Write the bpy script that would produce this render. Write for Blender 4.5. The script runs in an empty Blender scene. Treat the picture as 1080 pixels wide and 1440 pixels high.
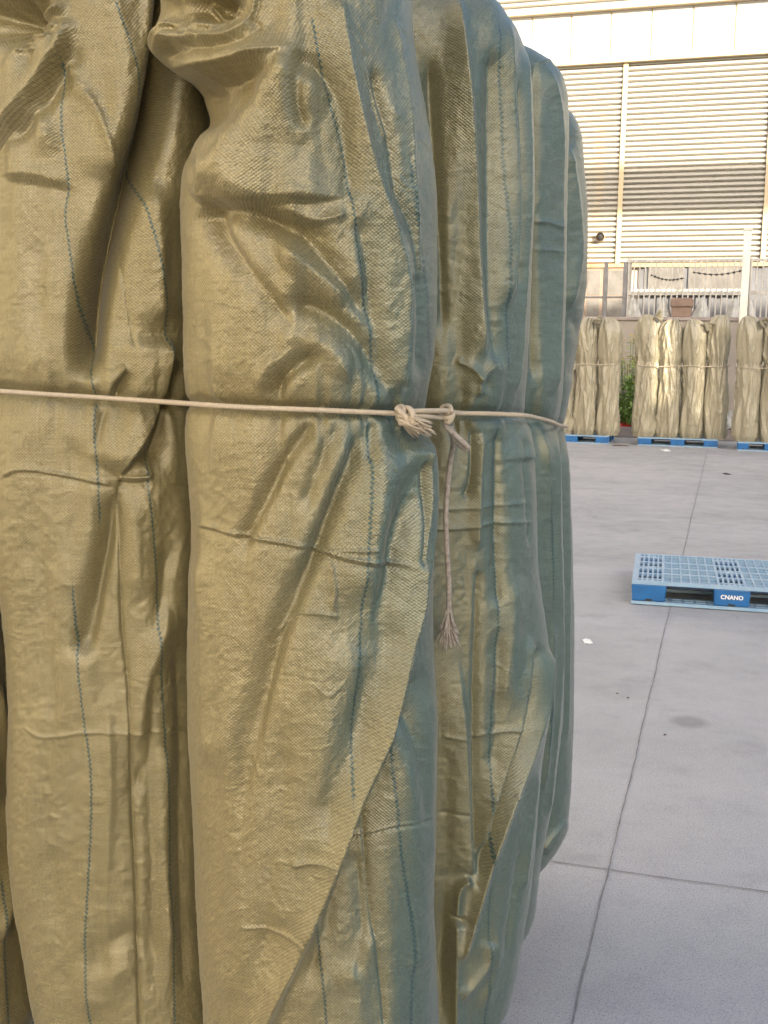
import bpy, math, random
import numpy as np
from mathutils import Vector, Matrix

# ------------------------------------------------------------------ camera, sky, sun, exposure
sc = bpy.context.scene
COL = sc.collection
W0, H0, FPX = 1080.0, 1440.0, 1560.0
CAM_H, PITCH, ROLL = 1.55, math.radians(8.1), math.radians(0.82)
cp, sp, cr, sr = math.cos(PITCH), math.sin(PITCH), math.cos(ROLL), math.sin(ROLL)
FWD = np.array([0, cp, -sp]); R0 = np.array([1.0, 0, 0]); U0 = np.array([0, sp, cp])
RGT = cr * R0 + sr * U0; UPV = cr * U0 - sr * R0
CAMP = np.array([0, 0, CAM_H])
cd = bpy.data.cameras.new('camera'); cam = bpy.data.objects.new('camera', cd); COL.objects.link(cam)
cd.sensor_fit = 'VERTICAL'; cd.sensor_height = 36; cd.sensor_width = 27; cd.lens = 36 * FPX / H0
cd.clip_end = 2000; cd.clip_start = 0.05
M = Matrix.Identity(4)
for i in range(3):
    M[i][0] = RGT[i]; M[i][1] = UPV[i]; M[i][2] = -FWD[i]; M[i][3] = CAMP[i]
cam.matrix_world = M
sc.camera = cam
sc.render.resolution_x = 768; sc.render.resolution_y = 1024

AZ = math.radians(16.8)                       # the yard's own axes against the view direction
E1 = np.array([math.cos(AZ), -math.sin(AZ), 0]); E2 = np.array([math.sin(AZ), math.cos(AZ), 0])
SUN_EL = math.radians(17)
sh = 0.82 * E2 - 0.572 * E1                   # horizontal way the sunlight travels
SUND = np.array([sh[0] * math.cos(SUN_EL), sh[1] * math.cos(SUN_EL), -math.sin(SUN_EL)])
SUND /= np.linalg.norm(SUND)
sl = bpy.data.lights.new('sun', 'SUN'); sl.energy = 5.0; sl.angle = math.radians(0.25); sl.color = (1.0, 0.87, 0.67)
sun = bpy.data.objects.new('sun', sl); COL.objects.link(sun); sun.location = (0, -5, 30)
sun.rotation_euler = Vector(SUND).to_track_quat('-Z', 'Y').to_euler()
w = bpy.data.worlds.new('World'); sc.world = w; w.use_nodes = True
nt = w.node_tree; bg = nt.nodes['Background']
sky = nt.nodes.new('ShaderNodeTexSky'); sky.sky_type = 'NISHITA'; sky.sun_disc = False
sky.sun_elevation = math.radians(22)
sky.sun_rotation = math.atan2(-SUND[0], -SUND[1])
sky.air_density = 1.0; sky.dust_density = 3.0; sky.ozone_density = 1.0
nt.links.new(sky.outputs[0], bg.inputs[0]); bg.inputs[1].default_value = 0.15
sc.view_settings.view_transform = 'Standard'; sc.view_settings.look = 'None'
sc.view_settings.exposure = 1.36; sc.view_settings.gamma = 1

# ------------------------------------------------------------------ geometry helpers
def S(a, b, z=0.0):
    p = a * E1 + b * E2; return np.array([p[0], p[1], z])
def ray(px, py):
    d = FWD + RGT * (px - W0 / 2) / FPX - UPV * (py - H0 / 2) / FPX
    return d
def at_depth(px, py, Y):                      # point of the view ray in the plane world y = Y
    d = ray(px, py); t = Y / d[1]; return CAMP + d * t
def on_site(px, py, b):                       # point of the view ray in the vertical plane b = const -> (a, z)
    d = ray(px, py); t = b / d.dot(E2); p = CAMP + d * t
    return p.dot(E1), p[2]
def on_ground(px, py, z=0.0):
    d = ray(px, py); t = (z - CAM_H) / d[2]; p = CAMP + d * t; return p
def project(P):
    v = P - CAMP
    w_ = v @ FWD
    return W0 / 2 + FPX * (v @ RGT) / w_, H0 / 2 - FPX * (v @ UPV) / w_

def tag(o, label=None, cat=None, group=None, kind=None):
    if label: o['label'] = label
    if cat: o['category'] = cat
    if group: o['group'] = group
    if kind: o['kind'] = kind
    return o
def empty(name, loc, label, cat, group=None, rotz=0):
    o = bpy.data.objects.new(name, None); COL.objects.link(o); o.location = Vector(loc); o.rotation_euler = (0, 0, rotz)
    o.empty_display_size = 0.2
    return tag(o, label, cat, group)
def link_mesh(name, me, mat, parent=None, smooth=True, local=False):
    if mat is not None: me.materials.append(mat)
    o = bpy.data.objects.new(name, me); COL.objects.link(o)
    if smooth: me.polygons.foreach_set('use_smooth', [True] * len(me.polygons))
    if parent is not None:
        o.parent = parent
        if not local:
            bpy.context.view_layer.update()
            o.matrix_parent_inverse = (Matrix.Translation(parent.location) @ parent.rotation_euler.to_matrix().to_4x4()).inverted()
    return o
def np_mesh(name, V, F):
    me = bpy.data.meshes.new(name)
    V = np.asarray(V, dtype=np.float32); F = np.asarray(F, dtype=np.int32)
    me.vertices.add(len(V)); me.vertices.foreach_set('co', V.ravel())
    n = F.shape[1]
    me.loops.add(F.size); me.loops.foreach_set('vertex_index', F.ravel())
    me.polygons.add(len(F)); me.polygons.foreach_set('loop_start', np.arange(0, F.size, n, dtype=np.int32))
    me.polygons.foreach_set('loop_total', np.full(len(F), n, dtype=np.int32))
    me.update(); return me
class MB:
    def __init__(s): s.v = []; s.f = []
    def add(s, vs, fs):
        k = len(s.v); s.v += [tuple(map(float, p)) for p in vs]; s.f += [tuple(i + k for i in f) for f in fs]
    def box(s, o, ax, ay, az):                # corner + three edge vectors
        o = np.array(o, float); ax, ay, az = (np.array(q, float) for q in (ax, ay, az))
        vs = [o, o + ax, o + ax + ay, o + ay, o + az, o + ax + az, o + ax + ay + az, o + ay + az]
        s.add(vs, [(0, 3, 2, 1), (4, 5, 6, 7), (0, 1, 5, 4), (1, 2, 6, 5), (2, 3, 7, 6), (3, 0, 4, 7)])
    def bx(s, x0, x1, y0, y1, z0, z1):
        s.box((x0, y0, z0), (x1 - x0, 0, 0), (0, y1 - y0, 0), (0, 0, z1 - z0))
    def sb(s, a0, a1, b0, b1, z0, z1):        # box along the yard's axes
        s.box(S(a0, b0, z0), E1 * (a1 - a0), E2 * (b1 - b0), (0, 0, z1 - z0))
    def tube(s, pts, r, n=8, cap=True, twist=None):
        pts = [np.array(p, float) for p in pts]; N = len(pts)
        T = [pts[min(i + 1, N - 1)] - pts[max(i - 1, 0)] for i in range(N)]
        T = [t / (np.linalg.norm(t) + 1e-9) for t in T]
        u = np.cross(T[0], [0, 0, 1]);
        if np.linalg.norm(u) < 1e-3: u = np.cross(T[0], [1, 0, 0])
        u /= np.linalg.norm(u); vs = []; L = 0
        for i in range(N):
            u = u - T[i] * u.dot(T[i]); u /= np.linalg.norm(u); v = np.cross(T[i], u)
            if i: L += np.linalg.norm(pts[i] - pts[i - 1])
            ri = r[i] if hasattr(r, '__len__') else r
            for k in range(n):
                a = 2 * math.pi * k / n; rr = ri
                if twist: rr = ri * (1 + twist[0] * abs(math.cos(1.5 * (a - L * twist[1]))) - twist[0] * .6)
                vs.append(pts[i] + rr * (u * math.cos(a) + v * math.sin(a)))
        fs = [(i * n + k, i * n + (k + 1) % n, (i + 1) * n + (k + 1) % n, (i + 1) * n + k) for i in range(N - 1) for k in range(n)]
        if cap: fs += [tuple(range(n))[::-1], tuple((N - 1) * n + k for k in range(n))]
        s.add(vs, fs)
    def build(s, name, mat, parent=None, smooth=False, bevel=0, local=False):
        me = bpy.data.meshes.new(name); me.from_pydata(s.v, [], s.f); me.update()
        o = link_mesh(name, me, mat, parent, smooth, local)
        if bevel:
            m = o.modifiers.new('bevel', 'BEVEL'); m.width = bevel; m.segments = 2; m.limit_method = 'ANGLE'
        return o
def spline(pts, n):                           # Catmull-Rom through the points
    P = np.array(pts, float); out = []
    Q = np.vstack([2 * P[0] - P[1], P, 2 * P[-1] - P[-2]])
    for i in range(1, len(Q) - 2):
        for t in np.linspace(0, 1, n, endpoint=False):
            a, b, c, d = Q[i - 1], Q[i], Q[i + 1], Q[i + 2]
            out.append(.5 * (2 * b + (c - a) * t + (2 * a - 5 * b + 4 * c - d) * t * t + (3 * b - a - 3 * c + d) * t ** 3))
    out.append(P[-1]); return np.array(out)
def vnoise(x, y, seed=0):                     # smooth value noise, -1..1
    xi = np.floor(x).astype(np.int64); yi = np.floor(y).astype(np.int64); fx = x - xi; fy = y - yi
    fx = fx * fx * fx * (fx * (fx * 6 - 15) + 10); fy = fy * fy * fy * (fy * (fy * 6 - 15) + 10)
    def h(a, b):
        n = (a * 374761393 + b * 668265263 + seed * 1442695041) & 0x7fffffff
        n = ((n ^ (n >> 13)) * 1274126177) & 0x7fffffff
        return ((n ^ (n >> 16)) & 0xffff) / 32767.5 - 1
    return (h(xi, yi) * (1 - fx) + h(xi + 1, yi) * fx) * (1 - fy) + (h(xi, yi + 1) * (1 - fx) + h(xi + 1, yi + 1) * fx) * fy
def polydist(px, py, pts):                    # signed distance (positive: image right when going down), run along the line, length
    best = np.full(px.shape, 1e9); sg = np.zeros(px.shape); run = np.zeros(px.shape); L = 0
    for (x0, y0), (x1, y1) in zip(pts[:-1], pts[1:]):
        dx, dy = x1 - x0, y1 - y0; l = math.hypot(dx, dy)
        t = np.clip(((px - x0) * dx + (py - y0) * dy) / (l * l), 0, 1)
        qx, qy = px - x0 - t * dx, py - y0 - t * dy; d = np.hypot(qx, qy)
        m = d < best; best = np.where(m, d, best); sg = np.where(m, -(dx * qy - dy * qx), sg); run = np.where(m, L + t * l, run); L += l
    return np.where(sg >= 0, best, -best), run, L
def fold(px, py, pts, a, wn, wp, p=1.6, taper=40):
    x = np.array([q[0] for q in pts]); y = np.array([q[1] for q in pts]); mx = max(wn, wp) * 4 + 4
    out = np.zeros(px.shape)
    m = (px > x.min() - mx) & (px < x.max() + mx) & (py > y.min() - mx) & (py < y.max() + mx)
    if not m.any(): return out
    if len(pts) > 2: pts = [tuple(q) for q in spline(pts, 4)]
    d, run, L = polydist(px[m], py[m], pts)
    t0, t1 = taper if isinstance(taper, tuple) else (taper, taper)
    tp = np.clip(np.minimum(run / max(t0, 1e-3), (L - run) / max(t1, 1e-3)), 0, 1); tp = tp * tp * (3 - 2 * tp)
    wd = np.where(d < 0, wn, wp)
    if p < 0:                                  # flat facets either side of a sharp line, narrowing to its ends
        q = np.clip(np.abs(d) / (wd * (.25 + .75 * tp)), 0, 1); h = np.where(q < .12, 1 - q * q / .24, 1 - (q - .06)); h = np.clip(h, 0, 1) * (1 - np.clip((q - .8) / .2, 0, 1) ** 2 * .0)
        h = np.where(h < .12, h * h / .24 + .0, h - .06)
    else: h = np.exp(-(np.abs(d) / wd) ** p)
    out[m] = a * h * tp; return out

# ------------------------------------------------------------------ materials
def mat(name):
    m = bpy.data.materials.new(name); m.use_nodes = True
    return m, m.node_tree, m.node_tree.nodes['Principled BSDF']
def N(nt, t, **kw):
    n = nt.nodes.new(t)
    for k, v in kw.items(): setattr(n, k, v)
    return n
def setv(nt, sock, v):
    if hasattr(v, 'links') or isinstance(v, bpy.types.NodeSocket): nt.links.new(v, sock)
    else: sock.default_value = v
def math_(nt, op, a, b=None, c=None, clamp=False):
    n = N(nt, 'ShaderNodeMath', operation=op, use_clamp=clamp)
    for i, v in enumerate((a, b, c)):
        if v is not None: setv(nt, n.inputs[i], v)
    return n.outputs[0]
def mix(nt, f, a, b, bl='MIX'):
    n = N(nt, 'ShaderNodeMix', data_type='RGBA', blend_type=bl)
    setv(nt, n.inputs[0], f)
    for i, v in ((6, a), (7, b)): setv(nt, n.inputs[i], v if hasattr(v, 'links') else (*v, 1))
    return n.outputs[2]
def noise(nt, vec, scale, detail=4, rough=.55, mp=None):
    if mp is not None:
        q = N(nt, 'ShaderNodeMapping'); nt.links.new(vec, q.inputs[0]); q.inputs['Scale'].default_value = mp; vec = q.outputs[0]
    n = N(nt, 'ShaderNodeTexNoise'); nt.links.new(vec, n.inputs['Vector']); n.inputs['Scale'].default_value = scale
    n.inputs['Detail'].default_value = detail; n.inputs['Roughness'].default_value = rough; return n.outputs['Fac']
def ramp(nt, f, a, b, x=0., y=1.):
    n = N(nt, 'ShaderNodeMapRange', interpolation_type='SMOOTHSTEP'); setv(nt, n.inputs[0], f)
    n.inputs[1].default_value = a; n.inputs[2].default_value = b; n.inputs[3].default_value = x; n.inputs[4].default_value = y; return n.outputs[0]
def bump(nt, h, dist, strength=1, prev=None):
    n = N(nt, 'ShaderNodeBump'); nt.links.new(h, n.inputs['Height']); n.inputs['Distance'].default_value = dist
    n.inputs['Strength'].default_value = strength
    if prev is not None: nt.links.new(prev, n.inputs['Normal'])
    return n.outputs[0]
def simple(name, col, rough=.6, nscale=6, namt=.25, bdist=.002, bscale=40, metal=0, spec=.5, col2=None):
    m, nt, b = mat(name); tc = N(nt, 'ShaderNodeTexCoord').outputs['Object']
    f = ramp(nt, noise(nt, tc, nscale, 6), .3, .7)
    c2 = col2 or tuple(c * (1 - namt) for c in col)
    nt.links.new(mix(nt, f, col, c2), b.inputs['Base Color'])
    b.inputs['Roughness'].default_value = rough; b.inputs['Metallic'].default_value = metal; b.inputs['Specular IOR Level'].default_value = spec
    if bdist: nt.links.new(bump(nt, noise(nt, tc, bscale, 4), bdist), b.inputs['Normal'])
    return m

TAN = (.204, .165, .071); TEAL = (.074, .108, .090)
def sack_mat(name, tan, teal, weave=.0026, far=False):
    m, nt, b = mat(name)
    uv = N(nt, 'ShaderNodeUVMap', uv_map='UVMap').outputs[0]
    sx = N(nt, 'ShaderNodeSeparateXYZ'); nt.links.new(uv, sx.inputs[0]); u, v = sx.outputs[0], sx.outputs[1]
    geo = N(nt, 'ShaderNodeNewGeometry')
    # cool sky light put into the colour: right-facing cloth turns teal
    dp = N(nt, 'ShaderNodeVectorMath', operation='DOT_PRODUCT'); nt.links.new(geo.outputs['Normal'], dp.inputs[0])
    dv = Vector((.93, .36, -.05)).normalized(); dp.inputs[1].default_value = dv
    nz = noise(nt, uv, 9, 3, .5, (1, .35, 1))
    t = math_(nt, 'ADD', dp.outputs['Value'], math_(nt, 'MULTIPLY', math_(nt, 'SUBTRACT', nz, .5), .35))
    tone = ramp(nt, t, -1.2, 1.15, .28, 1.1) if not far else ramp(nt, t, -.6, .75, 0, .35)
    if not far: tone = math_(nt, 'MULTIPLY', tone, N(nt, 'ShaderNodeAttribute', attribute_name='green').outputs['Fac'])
    # weave, tape to tape irregularity
    su = math_(nt, 'SINE', math_(nt, 'MULTIPLY', u, math.pi / weave)); sv = math_(nt, 'SINE', math_(nt, 'MULTIPLY', v, math.pi / weave))
    wv = math_(nt, 'MULTIPLY', su, sv)
    streak_h = noise(nt, uv, 1, 2, .6, (14, 420, 1)); streak_v = noise(nt, uv, 1, 2, .6, (330, 10, 1))
    patch = noise(nt, uv, 5, 4, .6)
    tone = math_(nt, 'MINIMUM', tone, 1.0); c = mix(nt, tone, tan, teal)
    k = math_(nt, 'ADD', math_(nt, 'MULTIPLY', streak_h, .55), math_(nt, 'ADD', math_(nt, 'MULTIPLY', streak_v, .35), .55))
    k = math_(nt, 'MULTIPLY', k, math_(nt, 'ADD', .9, math_(nt, 'MULTIPLY', patch, .2)))
    if not far:
        k = math_(nt, 'MULTIPLY', k, math_(nt, 'ADD', 1.0, math_(nt, 'MULTIPLY', wv, .26)))
        k = math_(nt, 'MULTIPLY', k, ramp(nt, noise(nt, uv, 1, 1, .5, (230, 300, 1)), .25, .75, .84, 1.18))
    hs = N(nt, 'ShaderNodeVectorMath', operation='SCALE'); nt.links.new(c, hs.inputs[0]); nt.links.new(k, hs.inputs['Scale'])
    c = hs.outputs[0]
    if not far:
        at = N(nt, 'ShaderNodeAttribute', attribute_name='stripe').outputs['Fac']
        zig = math_(nt, 'MULTIPLY', math_(nt, 'SINE', math_(nt, 'MULTIPLY', v, 2 * math.pi / .009)), .0011)
        ln = ramp(nt, math_(nt, 'ABSOLUTE', math_(nt, 'ADD', at, zig)), .0012, .0026, 1, 0)
        ln = math_(nt, 'MULTIPLY', ln, ramp(nt, math_(nt, 'SINE', math_(nt, 'MULTIPLY', v, 2 * math.pi / .0075)), -.5, .4, .5, .95))
        c = mix(nt, ln, c, (.012, .048, .052))
        dust = ramp(nt, noise(nt, uv, 3, 6, .65, (1.5, 1, 1)), .55, .8, 0, .22)
        c = mix(nt, dust, c, (.36, .33, .26))
    nt.links.new(c, b.inputs['Base Color'])
    b.inputs['Roughness'].default_value = .36 if not far else .38; b.inputs['Specular IOR Level'].default_value = .7; b.inputs['Metallic'].default_value = .22 if not far else 0
    if 'Sheen Weight' in b.inputs:
        b.inputs['Sheen Weight'].default_value = .12; b.inputs['Sheen Roughness'].default_value = .4
    cr1 = noise(nt, uv, 60, 6, .6, (1, .8, 1)); cr2 = noise(nt, uv, 16, 5, .6, (1, .6, 1))
    ridge = math_(nt, 'ABSOLUTE', math_(nt, 'SUBTRACT', noise(nt, uv, 13, 3, .5, (.7, 1.5, 1)), .5))
    ridge = ramp(nt, ridge, 0, .05, 1, 0)
    gate = ramp(nt, noise(nt, uv, 6, 2, .5), .5, .66)
    vc = N(nt, 'ShaderNodeTexVoronoi'); mpv = N(nt, 'ShaderNodeMapping'); mpv.inputs['Scale'].default_value = (1, .55, 1); nt.links.new(uv, mpv.inputs[0])
    vn = N(nt, 'ShaderNodeTexNoise'); vn.inputs['Scale'].default_value = 8; nt.links.new(uv, vn.inputs['Vector'])
    vs_ = N(nt, 'ShaderNodeVectorMath', operation='SCALE'); nt.links.new(vn.outputs['Color'], vs_.inputs[0]); vs_.inputs['Scale'].default_value = .10
    va_ = N(nt, 'ShaderNodeVectorMath', operation='ADD'); nt.links.new(mpv.outputs[0], va_.inputs[0]); nt.links.new(vs_.outputs[0], va_.inputs[1])
    nt.links.new(va_.outputs[0], vc.inputs['Vector']); vc.inputs['Scale'].default_value = 26
    crumple_h = math_(nt, 'MULTIPLY', vc.outputs['Distance'], ramp(nt, noise(nt, uv, 4.5, 3, .5), .42, .68, .12, 1))
    n0 = bump(nt, cr2, .0018 if not far else .009)
    n0 = bump(nt, crumple_h, 0.0028 if not far else .006, 1, n0)
    n0 = bump(nt, math_(nt, 'MULTIPLY', ridge, gate), .0005, 1, n0)
    n0 = bump(nt, cr1, .0012, 1, n0)
    if not far:
        wa = math_(nt, 'ADD', .5, math_(nt, 'MULTIPLY', wv, .5))
        wamp = math_(nt, 'MULTIPLY', wa, ramp(nt, noise(nt, uv, 11, 3), .3, .7, .45, 1))
        n0 = bump(nt, wamp, .0007, 1, n0)
    nt.links.new(n0, b.inputs['Normal'])
    return m
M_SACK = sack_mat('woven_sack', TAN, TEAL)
M_FAR = sack_mat('woven_sack_far', (.31, .275, .19), (.25, .265, .21), far=True)  # same cloth, its colour paled to stand for open sky and haze

M_ROPE, nt, b = mat('rope_fibre')
tc = N(nt, 'ShaderNodeTexCoord').outputs['Object']
nt.links.new(mix(nt, noise(nt, tc, 260, 3), (.33, .27, .19), (.52, .44, .33)), b.inputs['Base Color']); b.inputs['Roughness'].default_value = .85
nt.links.new(bump(nt, noise(nt, tc, 600, 2), .001), b.inputs['Normal'])
M_ROPEG = simple('rope_fibre_grey', (.34, .30, .26), .9, 120, .4, .001, 500)

# ground
M_GROUND, nt, b = mat('concrete')
tc = N(nt, 'ShaderNodeTexCoord').outputs['Object']
rot = N(nt, 'ShaderNodeMapping'); nt.links.new(tc, rot.inputs[0]); rot.inputs['Rotation'].default_value = (0, 0, AZ); tr = rot.outputs[0]
f1 = noise(nt, tc, .5, 6, .6); f2 = noise(nt, tc, 5, 6, .7); f3 = noise(nt, tc, 140, 3, .7); f4 = noise(nt, tr, 1.2, 5, .65, (.35, 1.6, 1))
f5 = noise(nt, tc, 420, 2, .6)
c = mix(nt, ramp(nt, f1, .35, .65), (.42, .41, .41), (.34, .335, .335))
c = mix(nt, ramp(nt, f4, .45, .75, 0, .5), c, (.48, .46, .47))
c = mix(nt, ramp(nt, f2, .5, .8, 0, .45), c, (.29, .29, .30))
c = mix(nt, ramp(nt, f3, .45, .75, 0, .6), c, (.17, .17, .18))
c = mix(nt, ramp(nt, noise(nt, tc, 260, 3, .7), .52, .68, 0, .85), c, (.09, .09, .095))
c = mix(nt, ramp(nt, f5, .58, .7, 0, .6), c, (.52, .50, .50))
tm = noise(nt, tr, 1, 4, .6, (2.2, .07, 1)); c = mix(nt, math_(nt, 'MULTIPLY', ramp(nt, tm, .60, .72, 0, .35), ramp(nt, f2, .3, .7)), c, (.20, .19, .195))
c = mix(nt, ramp(nt, noise(nt, tc, 1.7, 7, .7), .52, .68, 0, .5), c, (.24, .235, .235))
vo = N(nt, 'ShaderNodeTexVoronoi'); vo.feature = 'DISTANCE_TO_EDGE'; vo.inputs['Scale'].default_value = .33
wn = N(nt, 'ShaderNodeTexNoise'); wn.inputs['Scale'].default_value = 1.5; nt.links.new(tc, wn.inputs['Vector'])
va = N(nt, 'ShaderNodeVectorMath', operation='ADD'); nt.links.new(tc, va.inputs[0]); nt.links.new(wn.outputs['Color'], va.inputs[1]); nt.links.new(va.outputs[0], vo.inputs['Vector'])
c = mix(nt, math_(nt, 'MULTIPLY', ramp(nt, vo.outputs['Distance'], 0, .006, .35, 0), ramp(nt, f1, .5, .6)), c, (.14, .14, .14))
sp_ = on_ground(969, 1015)                                   # dried oily spot on the concrete
dv = N(nt, 'ShaderNodeVectorMath', operation='DISTANCE'); nt.links.new(tc, dv.inputs[0]); dv.inputs[1].default_value = (float(sp_[0]), float(sp_[1]), 0)
dd = math_(nt, 'ADD', dv.outputs['Value'], math_(nt, 'MULTIPLY', f2, .06))
c = mix(nt, ramp(nt, dd, .07, .14, .5, 0), c, (.13, .12, .12))
nt.links.new(c, b.inputs['Base Color']); nt.links.new(ramp(nt, f2, .3, .7, .55, .85), b.inputs['Roughness'])
nt.links.new(bump(nt, f3, .003, .6, bump(nt, f2, .01, .5)), b.inputs['Normal'])
M_JOINT = simple('joint_filler', (.17, .165, .165), .95, 30, .5, .004, 120, col2=(.24, .23, .22))

def stain_mat(name, base, rust, zrust=.35, rough=.5, vert=True, thr=(.55, .8), metal=0):
    m, nt, b = mat(name); tc = N(nt, 'ShaderNodeTexCoord').outputs['Object']
    f = noise(nt, tc, 1, 5, .6, (1.3, 1.3, .18) if vert else (1, 1, 1)); g = noise(nt, tc, 9, 5, .7, (1, 1, .3))
    c = mix(nt, ramp(nt, f, thr[0], thr[1], 0, zrust), base, rust)
    c = mix(nt, ramp(nt, g, .55, .8, 0, .3), c, tuple(x * .6 for x in base))
    nt.links.new(c, b.inputs['Base Color']); b.inputs['Roughness'].default_value = rough; b.inputs['Metallic'].default_value = metal
    return m
M_CLAD = stain_mat('corrugated_cladding', (.41, .395, .355), (.62, .45, .22), .55)
M_BAND = stain_mat('fascia_panel', (.47, .465, .45), (.46, .42, .34), .25)
M_TRIM = stain_mat('cladding_trim', (.52, .42, .27), (.45, .27, .12), .8)
M_RUST = stain_mat('rusty_flashing', (.50, .33, .18), (.32, .14, .06), .8)
M_DARK = simple('dark_opening', (.03, .03, .03), .8)
M_LOWALL = simple('rendered_wall', (.37, .33, .29), .85, 2, .18, .004, 20)
M_KERB = simple('kerb_stone', (.36, .31, .29), .85, 5, .3, .004, 30)
M_SOIL = simple('bed_soil', (.16, .12, .09), .95, 8, .5, .02, 14)
M_BARS = simple('fence_paint', (.55, .53, .49), .5, 5, .25, 0)
M_BARSD = simple('gate_steel', (.22, .22, .23), .5, 5, .3, 0)
M_POLE = simple('pole_paint', (.80, .78, .70), .45, 3, .12, 0)
M_GLASS = simple('dusty_pane', (.20, .19, .18), .25, 3, .4, 0)
M_DOORB = simple('brown_door_paint', (.27, .21, .17), .5, 3, .25, 0)
M_RIB = simple('ribbed_sheet', (.15, .155, .175), .45, 2, .25, 0)
M_BOX = simple('cardboard', (.27, .19, .15), .85, 5, .25, .002, 30)
M_PLAST = simple('clear_sheeting', (.46, .455, .43), .35, 9, .3, .01, 25)
M_PAPER = simple('paper_scrap', (.80, .79, .77), .8, 10, .12, .002, 60)
M_RED = simple('red_plastic', (.55, .035, .03), .4, 10, .3, .004, 40)
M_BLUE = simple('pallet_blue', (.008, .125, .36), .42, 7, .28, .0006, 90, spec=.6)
M_BLUEF = simple('pallet_deck_blue', (.20, .34, .49), .38, 14, .3, .0006, 90, spec=.7, col2=(.26, .38, .50))  # pallet blue with the sky's reflection put into the colour
M_WEB = simple('pallet_web_shade', (.008, .045, .12), .5, 9, .3, 0)  # darkened blue, standing in for shade inside the deck openings
M_WHITE = simple('white_lettering', (.80, .80, .80), .6, 10, .1, 0)
M_WARM = simple('bounce_render', (.74, .69, .58), .85, 1, .1, 0)
M_SHADE = simple('plain_render', (.50, .46, .40), .85, 1, .2, 0)
def leafmat(name, a, b_):
    m, nt, b = mat(name); tc = N(nt, 'ShaderNodeTexCoord').outputs['Object']
    nt.links.new(mix(nt, noise(nt, tc, 9, 3), a, b_), b.inputs['Base Color']); b.inputs['Roughness'].default_value = .5; return m
M_LEAF = leafmat('leaf', (.10, .22, .05), (.34, .46, .13)); M_FLOWER = simple('yellow_petal', (.75, .62, .05), .6, 8, .1, 0)
M_STEM = simple('green_stem', (.10, .18, .04), .6, 8, .2, 0)

# ------------------------------------------------------------------ ground and joints
G = np.array([(-300, -300, 0), (300, -300, 0), (300, 500, 0), (-300, 500, 0)], float)
g = link_mesh('ground', np_mesh('ground', G, [(0, 1, 2, 3)]), M_GROUND, None, False); tag(g, kind='structure')
def joint_strip(p, q, w_, seed, wob=.004):
    random.seed(seed); p = np.array(p[:2]); q = np.array(q[:2]); d = q - p; L = np.linalg.norm(d); d /= L; n = np.array([-d[1], d[0]])
    k = int(L / .05); V = []; F = []; o = 0
    for i in range(k + 1):
        o = o * .85 + random.uniform(-wob, wob); c = p + d * L * i / k + n * o; ww = w_ * random.uniform(.6, 1.35)
        V += [(*(c - n * ww / 2), .004), (*(c + n * ww / 2), .004)]
        if i: F.append((2 * i - 2, 2 * i, 2 * i + 1, 2 * i - 1))
    return V, F
A_ = on_ground(808, 1440); B_ = on_ground(856, 1224); dj = (B_ - A_); dj[2] = 0; dj /= np.linalg.norm(dj)
cj = on_ground(991, 651); dj = cj - A_; dj /= np.linalg.norm(dj)
dc_ = on_ground(1080, 1257) - on_ground(770, 1213); dc_ /= np.linalg.norm(dc_)
mb = MB(); X0 = on_ground(856, 1224)
V, F = joint_strip(X0 - dj * 6, X0 + dj * 24, .0044, 1, .0015); mb.add(V, F)
j = mb.build('pavement_joint', M_JOINT); tag(j, kind='structure')
mb = MB()
for sgn in (-1, 1):
    V, F = joint_strip(X0 + dc_ * .006 * sgn, X0 + dc_ * 14 * sgn, .0048, 2 + sgn, .0015); mb.add(V, F)
for kk in (1, 2, 3):
    c = X0 + dj * 5.4 * kk
    for sgn in (-1, 1):
        V, F = joint_strip(c + dc_ * .006 * sgn, c + dc_ * 14 * sgn, .005, 7 * kk + sgn, .0015); mb.add(V, F)
j = mb.build('pavement_cross_joint', M_JOINT); tag(j, kind='structure')

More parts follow.
